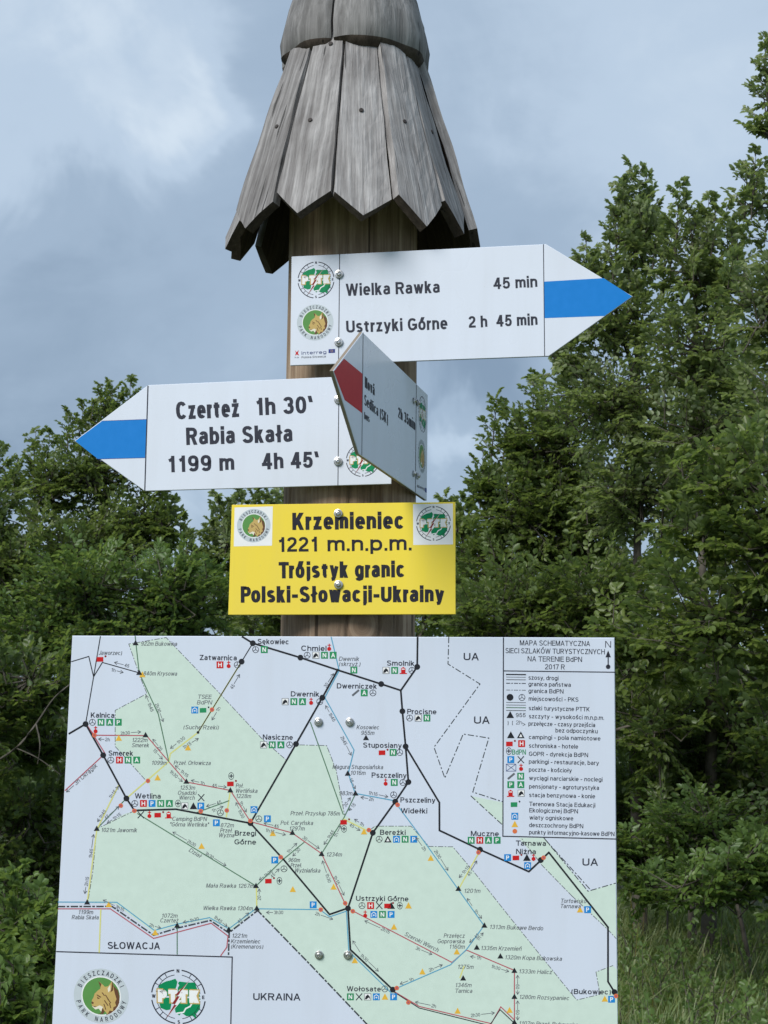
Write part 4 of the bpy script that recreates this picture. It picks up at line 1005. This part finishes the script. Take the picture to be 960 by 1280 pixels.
LEG = [('szosy, drogi', 849.5, 660.5, 698), ('granica państwa', 857.5, 660.5, 713.5), ('granica BdPN', 866, 660.5, 704.3), ('miejscowości - PKS', 875.8, 660.8, 723), ('szlaki turystyczne PTTK', 887.6, 660.8, 737), ('szczyty - wysokości m.n.p.m.', 897.8, 661, 755),
       ('przełęcze - czasy przejścia', 907, 660.5, 744), ('bez odpoczynku', 915.5, 694.3, 747), ('campingi - pola namiotowe', 923.8, 661, 750.5), ('schroniska - hotele', 934.5, 661, 722.5), ('GOPR - dyrekcja BdPN', 944.8, 661, 735), ('parkingi - restauracje, bary', 954.4, 661, 748.5),
       ('poczta - kościoły', 964.5, 661, 714.5), ('wyciągi narciarskie - noclegi', 975, 661.3, 753), ('pensjonaty - agroturystyka', 985.5, 661.3, 748.8), ('stacja benzynowa - konie', 996.2, 661.3, 743.8), ('Terenowa Stacja Edukacji', 1007.4, 661.5, 744), ('Ekologicznej BdPN', 1015.4, 661.5, 722.3),
       ('wiaty ogniskowe', 1024.4, 661.7, 716.5), ('deszczochrony BdPN', 1033.8, 661.3, 729), ('punkty informacyjno-kasowe BdPN', 1042.8, 661.3, 768)]
for tx, yb, x0, x1 in LEG:
    d = Draw(); d.text(tx, x0, yb, x1, 5.4, 'dark', y1=yb + (x1 - x0) * .022, bold=.145); d.build('legend_line', P5, s5)
d = Draw()
d.text('955', 644.7, 896.4, 657, 5.2, 'grey', bold=.15); d.text(')  (', 634, 906, 641.5, 5.6, 'grey'); d.text('2h', 645, 905.5, 652.5, 5, 'grey', bold=.12); d.line([(652.5, 903.5), (656.5, 905.5), (653.5, 907)], .7, 'grey', 4)
d.text('BdPN', 640, 943.2, 657.3, 6.4, 'mapgreen', bold=.14)
for y, w_, c in ((843, 1.5, 'road'), (846.3, .7, 'grey'), (849.5, .9, 'grey'), (878, .8, 'grey'), (881.2, .8, 'grey'), (884.4, 1.1, 'trailgreen'), (888, .9, 'grey')): d.line([(633, y), (657, y + .3)], w_, c, 3)
d.dash([(633, 854), (657.5, 854.3)], 1, 'dark', 3, (4.5, 2, 1.2, 2)); d.dash([(633, 862.5), (657.5, 862.8)], .8, 'grey', 3, (4.5, 2, 1.2, 2))
d.disc(637.5, 871.6, 4.3, 'road', 3)
for ks, xs, y in (('o', (652.4,), 871.8), ('t', (637.8,), 893.5), ('tu', (638.5, 651), 918.7), ('rH', (637.2, 652), 929.5), ('z', (636, ), 938.8), ('Px', (638.5, 651), 949.5), ('mk', (638.8, 651.3), 959.5), ('sN', (639, 650.8), 970.2), ('GA', (638.5, 651), 980.8),
                  ('fc', (638.2, 651.5), 991.5), ('g', (643, ), 1005.3), ('w', (643.5, ), 1020.2), ('y', (643.5, ), 1030.2)):
    for k, x in zip(ks, xs):
        d2 = Draw(); icon(d2, k, x, y); d2.build('legend_symbol', P5, s5)
d.disc(643.5, 1039, 3, 'orange', 4, 12)
d.build('legend_marks', P5, s5)['kind'] = 'stuff'
d = Draw(); emblem_lynx(d, emblem_frame(126.5, 1245, 34.3, .9, -.6, -34.3)); d.build('lynx_emblem', P5, s5)
d = Draw(); emblem_compass(d, emblem_frame(223, 1246, 34.3, .9, -.6, -34.3)); d.build('compass_emblem', P5, s5)
for x_, y_ in ((398.3, 902.5), (437.3, 902.5), (399, 1193.5), (435, 1193.5)): bolt(P5, x_, y_, s5, .95)
# ------------------------------------------------------------------ ground
def ground_z(x, y):
    return 0.02 * np.sin(x * .9 + 1) + .02 * np.sin(y * .7) + 0.006 * (y - 3) * (np.abs(y) < 60)


gx = np.concatenate([np.linspace(-300, -14, 14), np.linspace(-12, 12, 60), np.linspace(14, 300, 14)])
gy = np.concatenate([np.linspace(-60, -6, 8), np.linspace(-4, 26, 70), np.linspace(30, 500, 16)])
GX, GY = np.meshgrid(gx, gy); GZ = ground_z(GX, GY) * (np.hypot(GX, GY - 8) < 40)
V = np.stack([GX, GY, GZ], -1).reshape(-1, 3); nx_ = len(gx)
idx = (np.arange(len(gy) - 1)[:, None] * nx_ + np.arange(nx_ - 1)[None]).ravel()
o = np_mesh('ground', V, np.stack([idx, idx + 1, idx + nx_ + 1, idx + nx_], 1), M_SOIL, smooth=True); tag(o, kind='structure')


def unit(a): return a / (np.linalg.norm(a, axis=-1, keepdims=True) + 1e-9)


def leaves(P, D, N, L, W, fold=.22):
    """leaf blades: base P, direction D, normal N (n,3), length L, width W (n,)"""
    n = len(P); S = unit(np.cross(D, N)); N2 = np.cross(S, D); L = L[:, None]; W = W[:, None]
    V = np.zeros((n, 6, 3)); up = N2 * fold * W
    V[:, 0] = P; V[:, 1] = P + D * L * .30 + S * W * .5 + up; V[:, 2] = P + D * L * .68 + S * W * .42 + up * .9
    V[:, 3] = P + D * L - N2 * L * .12; V[:, 4] = P + D * L * .68 - S * W * .42 + up * .9; V[:, 5] = P + D * L * .30 - S * W * .5 + up
    b = (np.arange(n) * 6)[:, None]
    Fq = np.concatenate([b + np.array([[0, 1, 2, 3]]), b + np.array([[0, 3, 4, 5]])], 1).reshape(-1, 4)
    return V.reshape(-1, 3), Fq


class Foliage:
    def __init__(s): s.P = []; s.D = []; s.N = []; s.L = []; s.W = []; s.T = []; s.t0 = []; s.t1 = []; s.r0 = []; s.r1 = []
    def wood(s, a, b, r0, r1):
        s.t0.append(a); s.t1.append(b); s.r0.append(np.broadcast_to(r0, (len(a),))); s.r1.append(np.broadcast_to(r1, (len(a),)))
    def sprays(s, base, dirs, length, leaf, tint, flat=0.8, ntw=7, nlf=6, droop=.15):
        """branchlets with alternate side twigs in a roughly flat spray, each with alternate leaves"""
        n = len(base)
        if n == 0: return
        length = np.broadcast_to(length, (n,)); dirs = unit(dirs)
        up = np.tile([0, 0, 1.], (n, 1)); side = np.cross(dirs, up); bad = np.linalg.norm(side, axis=1) < .35
        rv = NR.normal(size=(n, 3)); side[bad] = np.cross(dirs[bad], rv[bad]); side = unit(side + NR.normal(size=(n, 3)) * (1 - flat) * .8)
        nor = unit(np.cross(side, dirs)); nor *= np.sign(nor[:, 2:3] + .001)
        mid = base + dirs * (length * .55)[:, None]; tip = base + dirs * length[:, None] + np.array([0, 0, -1]) * (droop * length * .5)[:, None]
        s.wood(base, mid, .0042, .003); s.wood(mid, tip, .003, .001)
        tb = []; td = []; tn = []; tl = []; tt = []
        for k in range(ntw):
            f = (k + .6) / ntw; f2 = np.clip(f + NR.uniform(-.05, .05, n), 0, 1)[:, None]
            pb = base * (1 - f2) + tip * f2; sg = 1 if k % 2 else -1
            ang = R(52) + NR.uniform(-.25, .25, n)[:, None]
            if k == ntw - 1: ang = ang * .1
            dd = unit(dirs * np.cos(ang) + side * sg * np.sin(ang) + nor * NR.uniform(-.22, .22, n)[:, None] + np.array([0, 0, -.06]))
            tb.append(pb); td.append(dd); tn.append(unit(nor + NR.normal(size=(n, 3)) * .22)); tl.append(length * (.50 - .27 * f) * NR.uniform(.75, 1.2, n)); tt.append(tint + NR.normal(size=n) * .05)
        tb = np.concatenate(tb); td = np.concatenate(td); tn = np.concatenate(tn); tl = np.concatenate(tl); tt = np.concatenate(tt)
        s.wood(tb, tb + td * tl[:, None], .0018, .0008)
        m = len(tb)
        for j in range(nlf):
            f = (j + .7) / nlf; sg = 1 if j % 2 else -1
            sd = unit(np.cross(td, tn)); ang = (R(48) if j < nlf - 1 else .1) + NR.uniform(-.3, .3, m)[:, None]
            d_ = unit(td * np.cos(ang) + sd * sg * np.sin(ang) + tn * NR.uniform(-.35, .2, m)[:, None])
            keep = NR.random(m) < .93
            sz = leaf * NR.uniform(.65, 1.2, m) * (1.05 - .25 * abs(f - .5))
            nn = unit(tn + NR.normal(size=(m, 3)) * .33)
            s.P.append((tb + td * (tl * f)[:, None])[keep]); s.D.append(d_[keep]); s.N.append(nn[keep]); s.L.append(sz[keep]); s.W.append((sz * NR.uniform(.52, .68, m))[keep]); s.T.append((tt + NR.normal(size=m) * .09)[keep])
    def finish(s, root, mat, crown='crown', twig='twigs'):
        P = np.concatenate(s.P); D = np.concatenate(s.D); N = np.concatenate(s.N); L = np.concatenate(s.L); W = np.concatenate(s.W); T = np.clip(np.concatenate(s.T), 0, 1)
        V, Fq = leaves(P, D, N, L, W)
        o = np_mesh(crown, V, Fq, mat, root, np.repeat(T, 2)); o['kind'] = 'stuff'
        V, Fq = tubes(np.concatenate(s.t0), np.concatenate(s.t1), np.concatenate(s.r0), np.concatenate(s.r1), 3)
        o = np_mesh(twig, V, Fq, M_BARK, root); o['kind'] = 'stuff'
        return len(P)


LEAVES = 0


def limb(name, pts, r0, r1, root, sides=8):
    """smooth tapered tube through points"""
    pts = [Vector(p) for p in pts]; n = len(pts) - 1; Q = []
    for i in range(n):
        p0 = pts[max(0, i - 1)]; p1 = pts[i]; p2 = pts[i + 1]; p3 = pts[min(n, i + 2)]
        for k in range(5):
            t = k / 5; Q.append(.5 * ((2 * p1) + (-p0 + p2) * t + (2 * p0 - 5 * p1 + 4 * p2 - p3) * t * t + (-p0 + 3 * p1 - 3 * p2 + p3) * t ** 3))
    Q.append(pts[-1]); m = len(Q); V = []
    for i, q in enumerate(Q):
        dd = (Q[min(m - 1, i + 1)] - Q[max(0, i - 1)]).normalized(); a = dd.orthogonal().normalized(); b = dd.cross(a); r = r0 + (r1 - r0) * i / (m - 1)
        if name == 'trunk' and i < 3: r *= 1.25 - .08 * i
        V += [q + (a * math.cos(2 * math.pi * k / sides) + b * math.sin(2 * math.pi * k / sides)) * r * (1 + .06 * math.sin(3 * k + i)) for k in range(sides)]
    Fc = [(i * sides + k, i * sides + (k + 1) % sides, (i + 1) * sides + (k + 1) % sides, (i + 1) * sides + k) for i in range(m - 1) for k in range(sides)]
    return mesh_obj(name, V, Fc, M_BARK, root, smooth=True)


def tree(name, cat, label, trunk, blobs, leaders=(), leaf=.047, mat=None, layers=6, tint=.4, group=None, trunk_r=.048, seed=0):
    """trunk: (px, Y) where it stands; blobs: crown masses (px, py, Y, rx, rz[, ry]) sized in pixels at their real distance; leaders: upright shoots (px, py_tip, Y, length m)"""
    global LEAVES, NR
    NR = np.random.default_rng(100 + seed); rr = random.Random(seed)
    tp = unproj(trunk[0], 850, trunk[1]); base = Vector((tp.x, trunk[1], float(ground_z(np.array(tp.x), np.array(trunk[1]))) - .05))
    root = tag(empty(name, base), label, cat, group)
    bl = []
    for b_ in blobs:
        c = unproj(b_[0], b_[1], b_[2]); k = math.hypot(b_[2], c.z - 1.6) / F
        bl.append((c, b_[3] * k, (b_[5] if len(b_) > 5 else .8 * (b_[3] + b_[4]) / 2) * k, b_[4] * k, b_[3] * b_[4] * math.pi, k))
    top = max(bl, key=lambda q: q[0].z)
    h = top[0].z - base.z
    tops = top[0] - base
    limb('trunk', [(0, 0, 0), (tops.x * .15 + rr.uniform(-.05, .05), tops.y * .15, h * .33), (tops.x * .5, tops.y * .5, h * .66), tuple(tops)], trunk_r, .012, root)
    fo = Foliage()
    for (c, rx, ry, rz, area, k) in bl:
        f = max(.12, min(.85, ((c.z - base.z) - .35 * rx) / h - .12)); st = Vector((tops.x * f * .8, tops.y * f * .8, h * f)); cc = c - base
        if c is not top[0]:
            md = (st + cc) / 2 + Vector((0, 0, .12 * (cc - st).length))
            limb('branch', [st, md, cc], trunk_r * .36, .006, root, 6)
        lp = leaf / k; ns = int(area * layers / (lp * lp * .42) / 40) + 3
        u = unit(NR.normal(size=(ns, 3))); rad = NR.random(ns) ** .42
        off = u * rad[:, None] * np.array([rx, ry, rz])
        p = np.array(cc) + off
        dr = unit(unit(off) * .8 + np.array([0, 0, .42]) + NR.normal(size=(ns, 3)) * .35)
        ln = NR.uniform(.26, .46, ns) * min(1.0, max(.45, rx / .5))
        bs = p - dr * ln[:, None] * .7
        z_ok = bs[:, 2] + base.z > .12
        bs, dr, ln, off = bs[z_ok], dr[z_ok], ln[z_ok], off[z_ok]
        ax = np.array(cc) + (bs - np.array(cc)) * .25
        fo.wood(ax, bs, .007, .0042)
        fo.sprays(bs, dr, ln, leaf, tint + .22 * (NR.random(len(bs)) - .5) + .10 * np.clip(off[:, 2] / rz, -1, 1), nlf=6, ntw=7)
    for (px, py, Y, L) in leaders:
        tip = unproj(px, py, Y) - base; tip = np.array(tip)
        lean = np.array([rr.uniform(-.12, .12), rr.uniform(-.1, .1), -1.0]); b0 = tip + unit(lean) * L
        fo.wood(b0[None] , tip[None], .007, .0015)
        n = max(4, int(L / .045)); f = (np.arange(n) + .5) / n
        pb = b0[None] * (1 - f[:, None]) + tip[None] * f[:, None]
        an = np.arange(n) * 2.4; dd = np.stack([np.cos(an) * .75, np.sin(an) * .75, np.full(n, .75)], 1)
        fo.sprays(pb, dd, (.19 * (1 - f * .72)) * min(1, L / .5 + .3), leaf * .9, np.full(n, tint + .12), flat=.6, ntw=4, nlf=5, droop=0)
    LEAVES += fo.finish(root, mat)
    return root


GR = 'trees of the wood edge behind the signpost'
tree('beech_tree', 'tree', 'tree with a tall narrow spire of foliage above the tip of the right-pointing arrow', (800, 10.2),
     [(795, 310, 10, 28, 60), (775, 395, 10, 62, 62), (735, 355, 10, 24, 36), (770, 500, 10, 88, 74), (705, 450, 10.2, 42, 55), (800, 610, 10, 85, 70)],
     [(798, 214, 10, .5), (784, 240, 10, .45), (812, 246, 10.1, .4), (762, 300, 9.9, .4), (746, 335, 9.9, .35), (722, 322, 10, .35), (790, 205, 10, .62), (776, 228, 10, .5), (806, 222, 10.1, .5), (822, 268, 10, .4), (733, 300, 10, .4), (752, 318, 10, .35), (770, 250, 10, .5)], mat=M_LEAF_B, tint=.55, layers=5, group=GR, seed=1)
tree('beech_tree', 'tree', 'tree with two short leafy spires, just right of the single tall spire', (880, 9.6),
     [(868, 345, 9.6, 42, 44), (905, 365, 9.6, 34, 50), (880, 440, 9.5, 75, 70), (880, 540, 9.5, 85, 80)],
     [(858, 250, 9.6, .4), (895, 262, 9.5, .4), (876, 270, 9.6, .4), (832, 292, 9.7, .4), (915, 290, 9.5, .4), (850, 232, 9.6, .5), (886, 243, 9.6, .55), (868, 262, 9.6, .45), (908, 258, 9.6, .5), (840, 275, 9.7, .45), (925, 270, 9.6, .5)], mat=M_LEAF_B, tint=.52, layers=5, group=GR, seed=2)
tree('beech_tree', 'tree', 'tallest tree, cut off by the right edge of the picture with a bough reaching left', (1090, 8.8),
     [(985, 130, 8.6, 34, 60), (950, 158, 8.6, 17, 9), (975, 260, 8.6, 46, 55), (1030, 200, 8.8, 60, 90), (965, 375, 8.5, 60, 80), (1040, 400, 8.6, 90, 110), (990, 520, 8.4, 80, 90)],
     [(957, 62, 8.6, .4), (965, 40, 8.6, .5), (935, 205, 8.6, .35), (951, 90, 8.6, .4), (945, 190, 8.5, .4), (985, 30, 8.6, .5)], mat=M_LEAF_B, tint=.5, layers=5, leaf=.047, group=GR, seed=3)
tree('beech_tree', 'tree', 'broad leaning tree whose branch tips reach left towards the red arrow', (690, 11),
     [(690, 560, 11, 66, 80), (645, 555, 11, 20, 34), (660, 640, 11, 70, 66), (612, 610, 11, 30, 34), (720, 660, 11, 80, 80), (620, 700, 11, 60, 60)],
     [(622, 492, 11, .5), (634, 515, 11, .4), (604, 562, 11, .35), (597, 585, 11, .3), (650, 520, 11, .4), (668, 470, 11, .4), (640, 545, 11, .35)], mat=M_LEAF_A, tint=.45, layers=7, group=GR, seed=4)
tree('beech_tree', 'tree', 'near tree with large dark green leaves in front of the wood at the right edge', (1060, 8.9),
     [(930, 600, 7.6, 75, 62), (985, 680, 7.5, 90, 85), (880, 660, 7.8, 56, 50), (900, 760, 7.7, 110, 70), (820, 800, 8.2, 80, 62), (1010, 820, 7.6, 90, 90)],
     [(838, 618, 7.9, .15), (850, 560, 7.8, .2)], mat=M_LEAF_A, tint=.45, leaf=.052, layers=6, group=GR, seed=5)
tree('beech_tree', 'tree', 'dense dark tree filling the wood edge right of the yellow sign', (650, 9.6),
     [(650, 760, 9.6, 90, 58), (740, 750, 9.6, 90, 70), (700, 840, 9.8, 110, 80), (600, 790, 9.8, 60, 70), (820, 900, 9.4, 70, 80)],
     [], mat=M_LEAF_A, tint=.36, layers=6, group=GR, seed=6)
tree('low_shrub', 'shrub', 'low leafy green bush spreading over the grass beside the lower right edge of the map', (940, 8.9),
     [(880, 1098, 8.3, 86, 32), (950, 1080, 8.2, 60, 46), (815, 1110, 8.4, 50, 22), (1010, 1120, 8.2, 60, 60), (800, 1060, 9.2, 60, 40), (880, 1020, 9.0, 90, 40)],
     [], mat=M_LEAF_D, tint=.35, leaf=.043, layers=7, trunk_r=.012, seed=7)
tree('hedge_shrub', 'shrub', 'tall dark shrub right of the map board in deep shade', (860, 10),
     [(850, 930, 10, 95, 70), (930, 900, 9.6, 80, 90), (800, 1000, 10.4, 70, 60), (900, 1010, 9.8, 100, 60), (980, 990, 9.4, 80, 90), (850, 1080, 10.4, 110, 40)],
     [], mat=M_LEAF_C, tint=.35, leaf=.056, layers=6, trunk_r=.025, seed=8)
# left of the post
tree('beech_tree', 'tree', 'tree with thin upright shoots rising behind the tip of the left-pointing arrow', (150, 13.2),
     [(128, 535, 12.5, 34, 34), (115, 590, 12.5, 72, 42), (60, 610, 12.5, 48, 46), (170, 655, 12.5, 58, 52), (100, 690, 12.3, 95, 62), (205, 660, 12.4, 22, 30)],
     [(128, 482, 12.5, .45), (140, 478, 12.5, .45), (163, 472, 12.5, .55), (105, 505, 12.5, .4), (86, 515, 12.5, .4), (45, 538, 12.5, .35), (62, 540, 12.5, .4), (22, 575, 12.5, .35), (210, 600, 12.5, .5), (198, 590, 12.5, .4), (225, 645, 12.5, .3), (180, 585, 12.5, .5), (150, 500, 12.5, .5)], mat=M_LEAF_A, tint=.42, layers=6, group=GR, seed=9)
tree('beech_tree', 'tree', 'tree cut off by the left edge of the picture level with the blue arrow tip', (-60, 12),
     [(-20, 640, 11.5, 60, 52), (10, 700, 11.4, 60, 50), (-70, 740, 11.5, 90, 110)],
     [(0, 552, 11.5, .25), (-14, 560, 11.5, .5), (6, 580, 11.5, .3)], mat=M_LEAF_A, tint=.38, layers=6, group=GR, seed=10)
tree('beech_tree', 'tree', 'rounded brighter green tree just above the upper left corner of the map board', (170, 10.5),
     [(110, 730, 10.5, 80, 52), (200, 735, 10.5, 66, 52), (60, 790, 10.5, 80, 60), (150, 800, 10.6, 110, 60), (250, 760, 10.8, 50, 62)],
     [], mat=M_LEAF_D, tint=.28, layers=6, leaf=.047, group=GR, seed=11)
tree('beech_tree', 'tree', 'small hazy green tree farther back, left of the post and above the yellow sign', (300, 17),
     [(285, 680, 17, 42, 34), (330, 670, 17, 40, 48), (250, 712, 17, 32, 24), (310, 740, 17, 80, 50)],
     [(270, 617, 17, .6), (283, 628, 17, .5), (300, 612, 17, .6), (318, 608, 17, .7), (335, 612, 17, .7), (262, 655, 17, .5), (240, 690, 17, .5), (350, 612, 17, .7), (233, 660, 17, .4)], mat=M_LEAF_B, tint=.5, leaf=.075, layers=5, group=GR, seed=12)
tree('beech_tree', 'tree', 'tree standing directly behind the post and the yellow sign', (450, 14.5),
     [(430, 740, 14.5, 90, 70), (540, 710, 14.5, 62, 56), (580, 680, 14.3, 34, 40), (360, 760, 14.5, 70, 60), (500, 840, 14.5, 140, 90)],
     [(556, 618, 14.4, .5), (575, 622, 14.3, .5), (590, 634, 14.3, .4), (560, 640, 14.4, .4)], mat=M_LEAF_A, tint=.42, leaf=.066, layers=5, group=GR, seed=13)
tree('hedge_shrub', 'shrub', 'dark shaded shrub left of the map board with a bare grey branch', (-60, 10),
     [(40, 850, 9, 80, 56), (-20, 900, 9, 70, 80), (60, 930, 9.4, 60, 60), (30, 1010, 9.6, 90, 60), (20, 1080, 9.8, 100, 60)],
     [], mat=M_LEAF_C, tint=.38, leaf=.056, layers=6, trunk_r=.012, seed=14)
for k_, (px_, py_, Y_, n_) in enumerate(((20, 1125, 6.6, 0), (60, 1180, 6.2, 1), (0, 1215, 5.8, 2))):
    lab = ('bright green leafy sapling clump at the left edge, highest of the undergrowth', 'bright green leafy undergrowth plant touching the left side of the map board', 'bright green leafy undergrowth plant in the bottom left corner')[k_]
    tree('undergrowth_shrub', 'shrub', lab, (px_, Y_ + .2), [(px_, py_ + 30, Y_, 44, 50), (px_ - 40, py_ + 60, Y_ + .2, 50, 50), (px_ + 34, py_ + 70, Y_, 40, 44), (px_, py_ + 110, Y_, 60, 40)],
         [(px_ - 14, py_ - 28, Y_, .3), (px_ + 16, py_ - 16, Y_, .25), (px_ + 2, py_ - 40, Y_ + .1, .3)], mat=M_LEAF_D, tint=.5, leaf=.044, layers=6, trunk_r=.012, seed=20 + k_, group='undergrowth plants left of the map')
# the bare branch and the dead stem
bb = tag(empty('fallen_branch', unproj(40, 905, 8.4)), 'bare grey branch slanting up towards the left side of the map board', 'branch')
b0 = bb.location
limb('bough', [unproj(-10, 955, 8.9) - b0, unproj(20, 935, 8.35) - b0, unproj(45, 905, 8.4) - b0, unproj(68, 872, 8.45) - b0, unproj(95, 850, 8.5) - b0], .007, .003, bb)
limb('side_branch', [unproj(20, 935, 8.35) - b0, unproj(48, 948, 8.3) - b0, unproj(75, 968, 8.3) - b0], .004, .002, bb, 6)
limb('side_branch', [unproj(45, 905, 8.4) - b0, unproj(50, 930, 8.3) - b0, unproj(47, 955, 8.3) - b0], .005, .002, bb, 6)
dead = tag(empty('dead_sapling', (unproj(828, 700, 9.6).x, 9.6, 0)), 'thin pale dead stem standing upright among the leaves right of the arrow', 'sapling')
q0 = dead.location
limb('trunk', [(0, 0, 0), (.02, 0, .6), (.01, 0, 1.2), unproj(826, 730, 8.3) - q0, unproj(829, 636, 7.8) - q0], .007, .005, dead)
# continuous wood behind the edge
fo = Foliage(); NR = np.random.default_rng(5)
for (px, py, Y, rx, ry) in ((-200, 720, 17, 170, 150), (60, 800, 16, 170, 110), (300, 860, 18, 200, 120), (560, 830, 18, 170, 100), (760, 760, 15, 140, 140), (930, 620, 14, 140, 190), (1150, 560, 14, 170, 260), (900, 900, 13, 170, 120), (60, 950, 13, 160, 90), (1300, 700, 15, 200, 300), (-420, 760, 17, 200, 200), (400, 960, 17, 300, 90), (700, 960, 14, 200, 110), (60, 1040, 12, 200, 70), (900, 1040, 12.2, 220, 70), (1200, 1000, 13, 200, 120), (-300, 1000, 13, 220, 110), (480, 1050, 14, 300, 60)):
    c = unproj(px, py, Y); k = math.hypot(Y, c.z) / F; ns = int(rx * ry * math.pi * 3.4 / ((.075 / k) ** 2 * .42) / 40)
    u = unit(NR.normal(size=(ns, 3))); p = np.array(c) + u * (NR.random(ns) ** .4)[:, None] * np.array([rx, rx * .7, ry]) * k
    dr = unit(u + np.array([0, -.2, .4]) + NR.normal(size=(ns, 3)) * .4); ok = p[:, 2] > .3; ln = NR.uniform(.35, .6, ns)
    fo.sprays(p[ok] - dr[ok] * .3, dr[ok], ln[ok], .075, .3 + .2 * (NR.random(ok.sum()) - .5))
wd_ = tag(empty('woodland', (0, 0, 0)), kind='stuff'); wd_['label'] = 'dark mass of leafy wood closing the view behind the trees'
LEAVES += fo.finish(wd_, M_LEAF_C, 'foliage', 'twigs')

# ------------------------------------------------------------------ grass
NR = np.random.default_rng(77)
def blades(n, x0, x1, y0, y1, h0, h1, wdt, tint, name, keep=None):
    nc = n // 14
    cx_, cy_ = NR.uniform(x0, x1, nc), NR.uniform(y0, y1, nc); ch = NR.uniform(.6, 1.15, nc); ct = NR.normal(0, .12, nc); ca = NR.uniform(0, 6.28, nc)
    ii = NR.integers(0, nc, n); x = cx_[ii] + NR.normal(0, .045, n); y = cy_[ii] + NR.normal(0, .045, n)
    hgt = NR.uniform(h0, h1, n) * ch[ii]; z = ground_z(x, y)
    a = ca[ii] + NR.normal(0, 1.0, n); lean = NR.uniform(.15, .75, n) * hgt
    dx = np.cos(a) * lean + .10 * hgt; dy = np.sin(a) * lean
    P = np.stack([x, y, z], 1); wv_ = np.stack([-np.sin(a + NR.normal(0, .6, n)), np.cos(a), np.zeros(n)], 1) * wdt * NR.uniform(.6, 1.3, n)[:, None]
    V = np.zeros((n, 8, 3))
    for q, (f, ww) in enumerate(((0, .8), (.4, 1), (.75, .7), (1.0, .08))):
        c = P + np.stack([dx * f ** 2, dy * f ** 2, hgt * (f - .25 * f * f * (lean / hgt))], 1)
        V[:, 2 * q] = c - wv_ * ww / 2; V[:, 2 * q + 1] = c + wv_ * ww / 2
    b = (np.arange(n) * 8)[:, None]
    Fq = np.concatenate([b + np.array([[2 * q, 2 * q + 1, 2 * q + 3, 2 * q + 2]]) for q in range(3)], 1).reshape(-1, 4)
    T = np.clip(tint + ct[ii] + NR.normal(0, .12, n), 0, 1)
    o = np_mesh(name, V.reshape(-1, 3), Fq, M_GRASS, None, np.repeat(T, 3)); tag(o, kind='stuff')
    return o


blades(38000, .7, 3.6, 5.2, 11.5, .08, .26, .008, .5, 'tall_grass')['label'] = 'tall drooping meadow grass right of the map board'
blades(30000, -5.5, .7, 3.2, 10.5, .12, .34, .006, .40, 'meadow_grass')['label'] = 'meadow grass around the foot of the post'
blades(1500, .8, 3.6, 5.4, 11, .30, .46, .004, .93, 'dry_grass')['label'] = 'scattered dry straw coloured grass stalks right of the map board'
fo = Foliage(); n = 420; x = NR.uniform(.9, 3.4, n); y = NR.uniform(5.8, 9.5, n)
fo.sprays(np.stack([x, y, ground_z(x, y) + NR.uniform(.02, .15, n)], 1), np.stack([NR.normal(0, .4, n), NR.normal(0, .4, n), np.ones(n)], 1), NR.uniform(.12, .26, n), .036, .4 + NR.normal(0, .12, n), flat=.3, ntw=4, nlf=4)
wp = tag(empty('meadow_weeds', (0, 0, 0)), kind='stuff'); wp['label'] = 'small broad-leaved weeds growing through the grass right of the map board'
fo.finish(wp, M_LEAF_D, 'foliage', 'stems')
print('leaves', LEAVES)
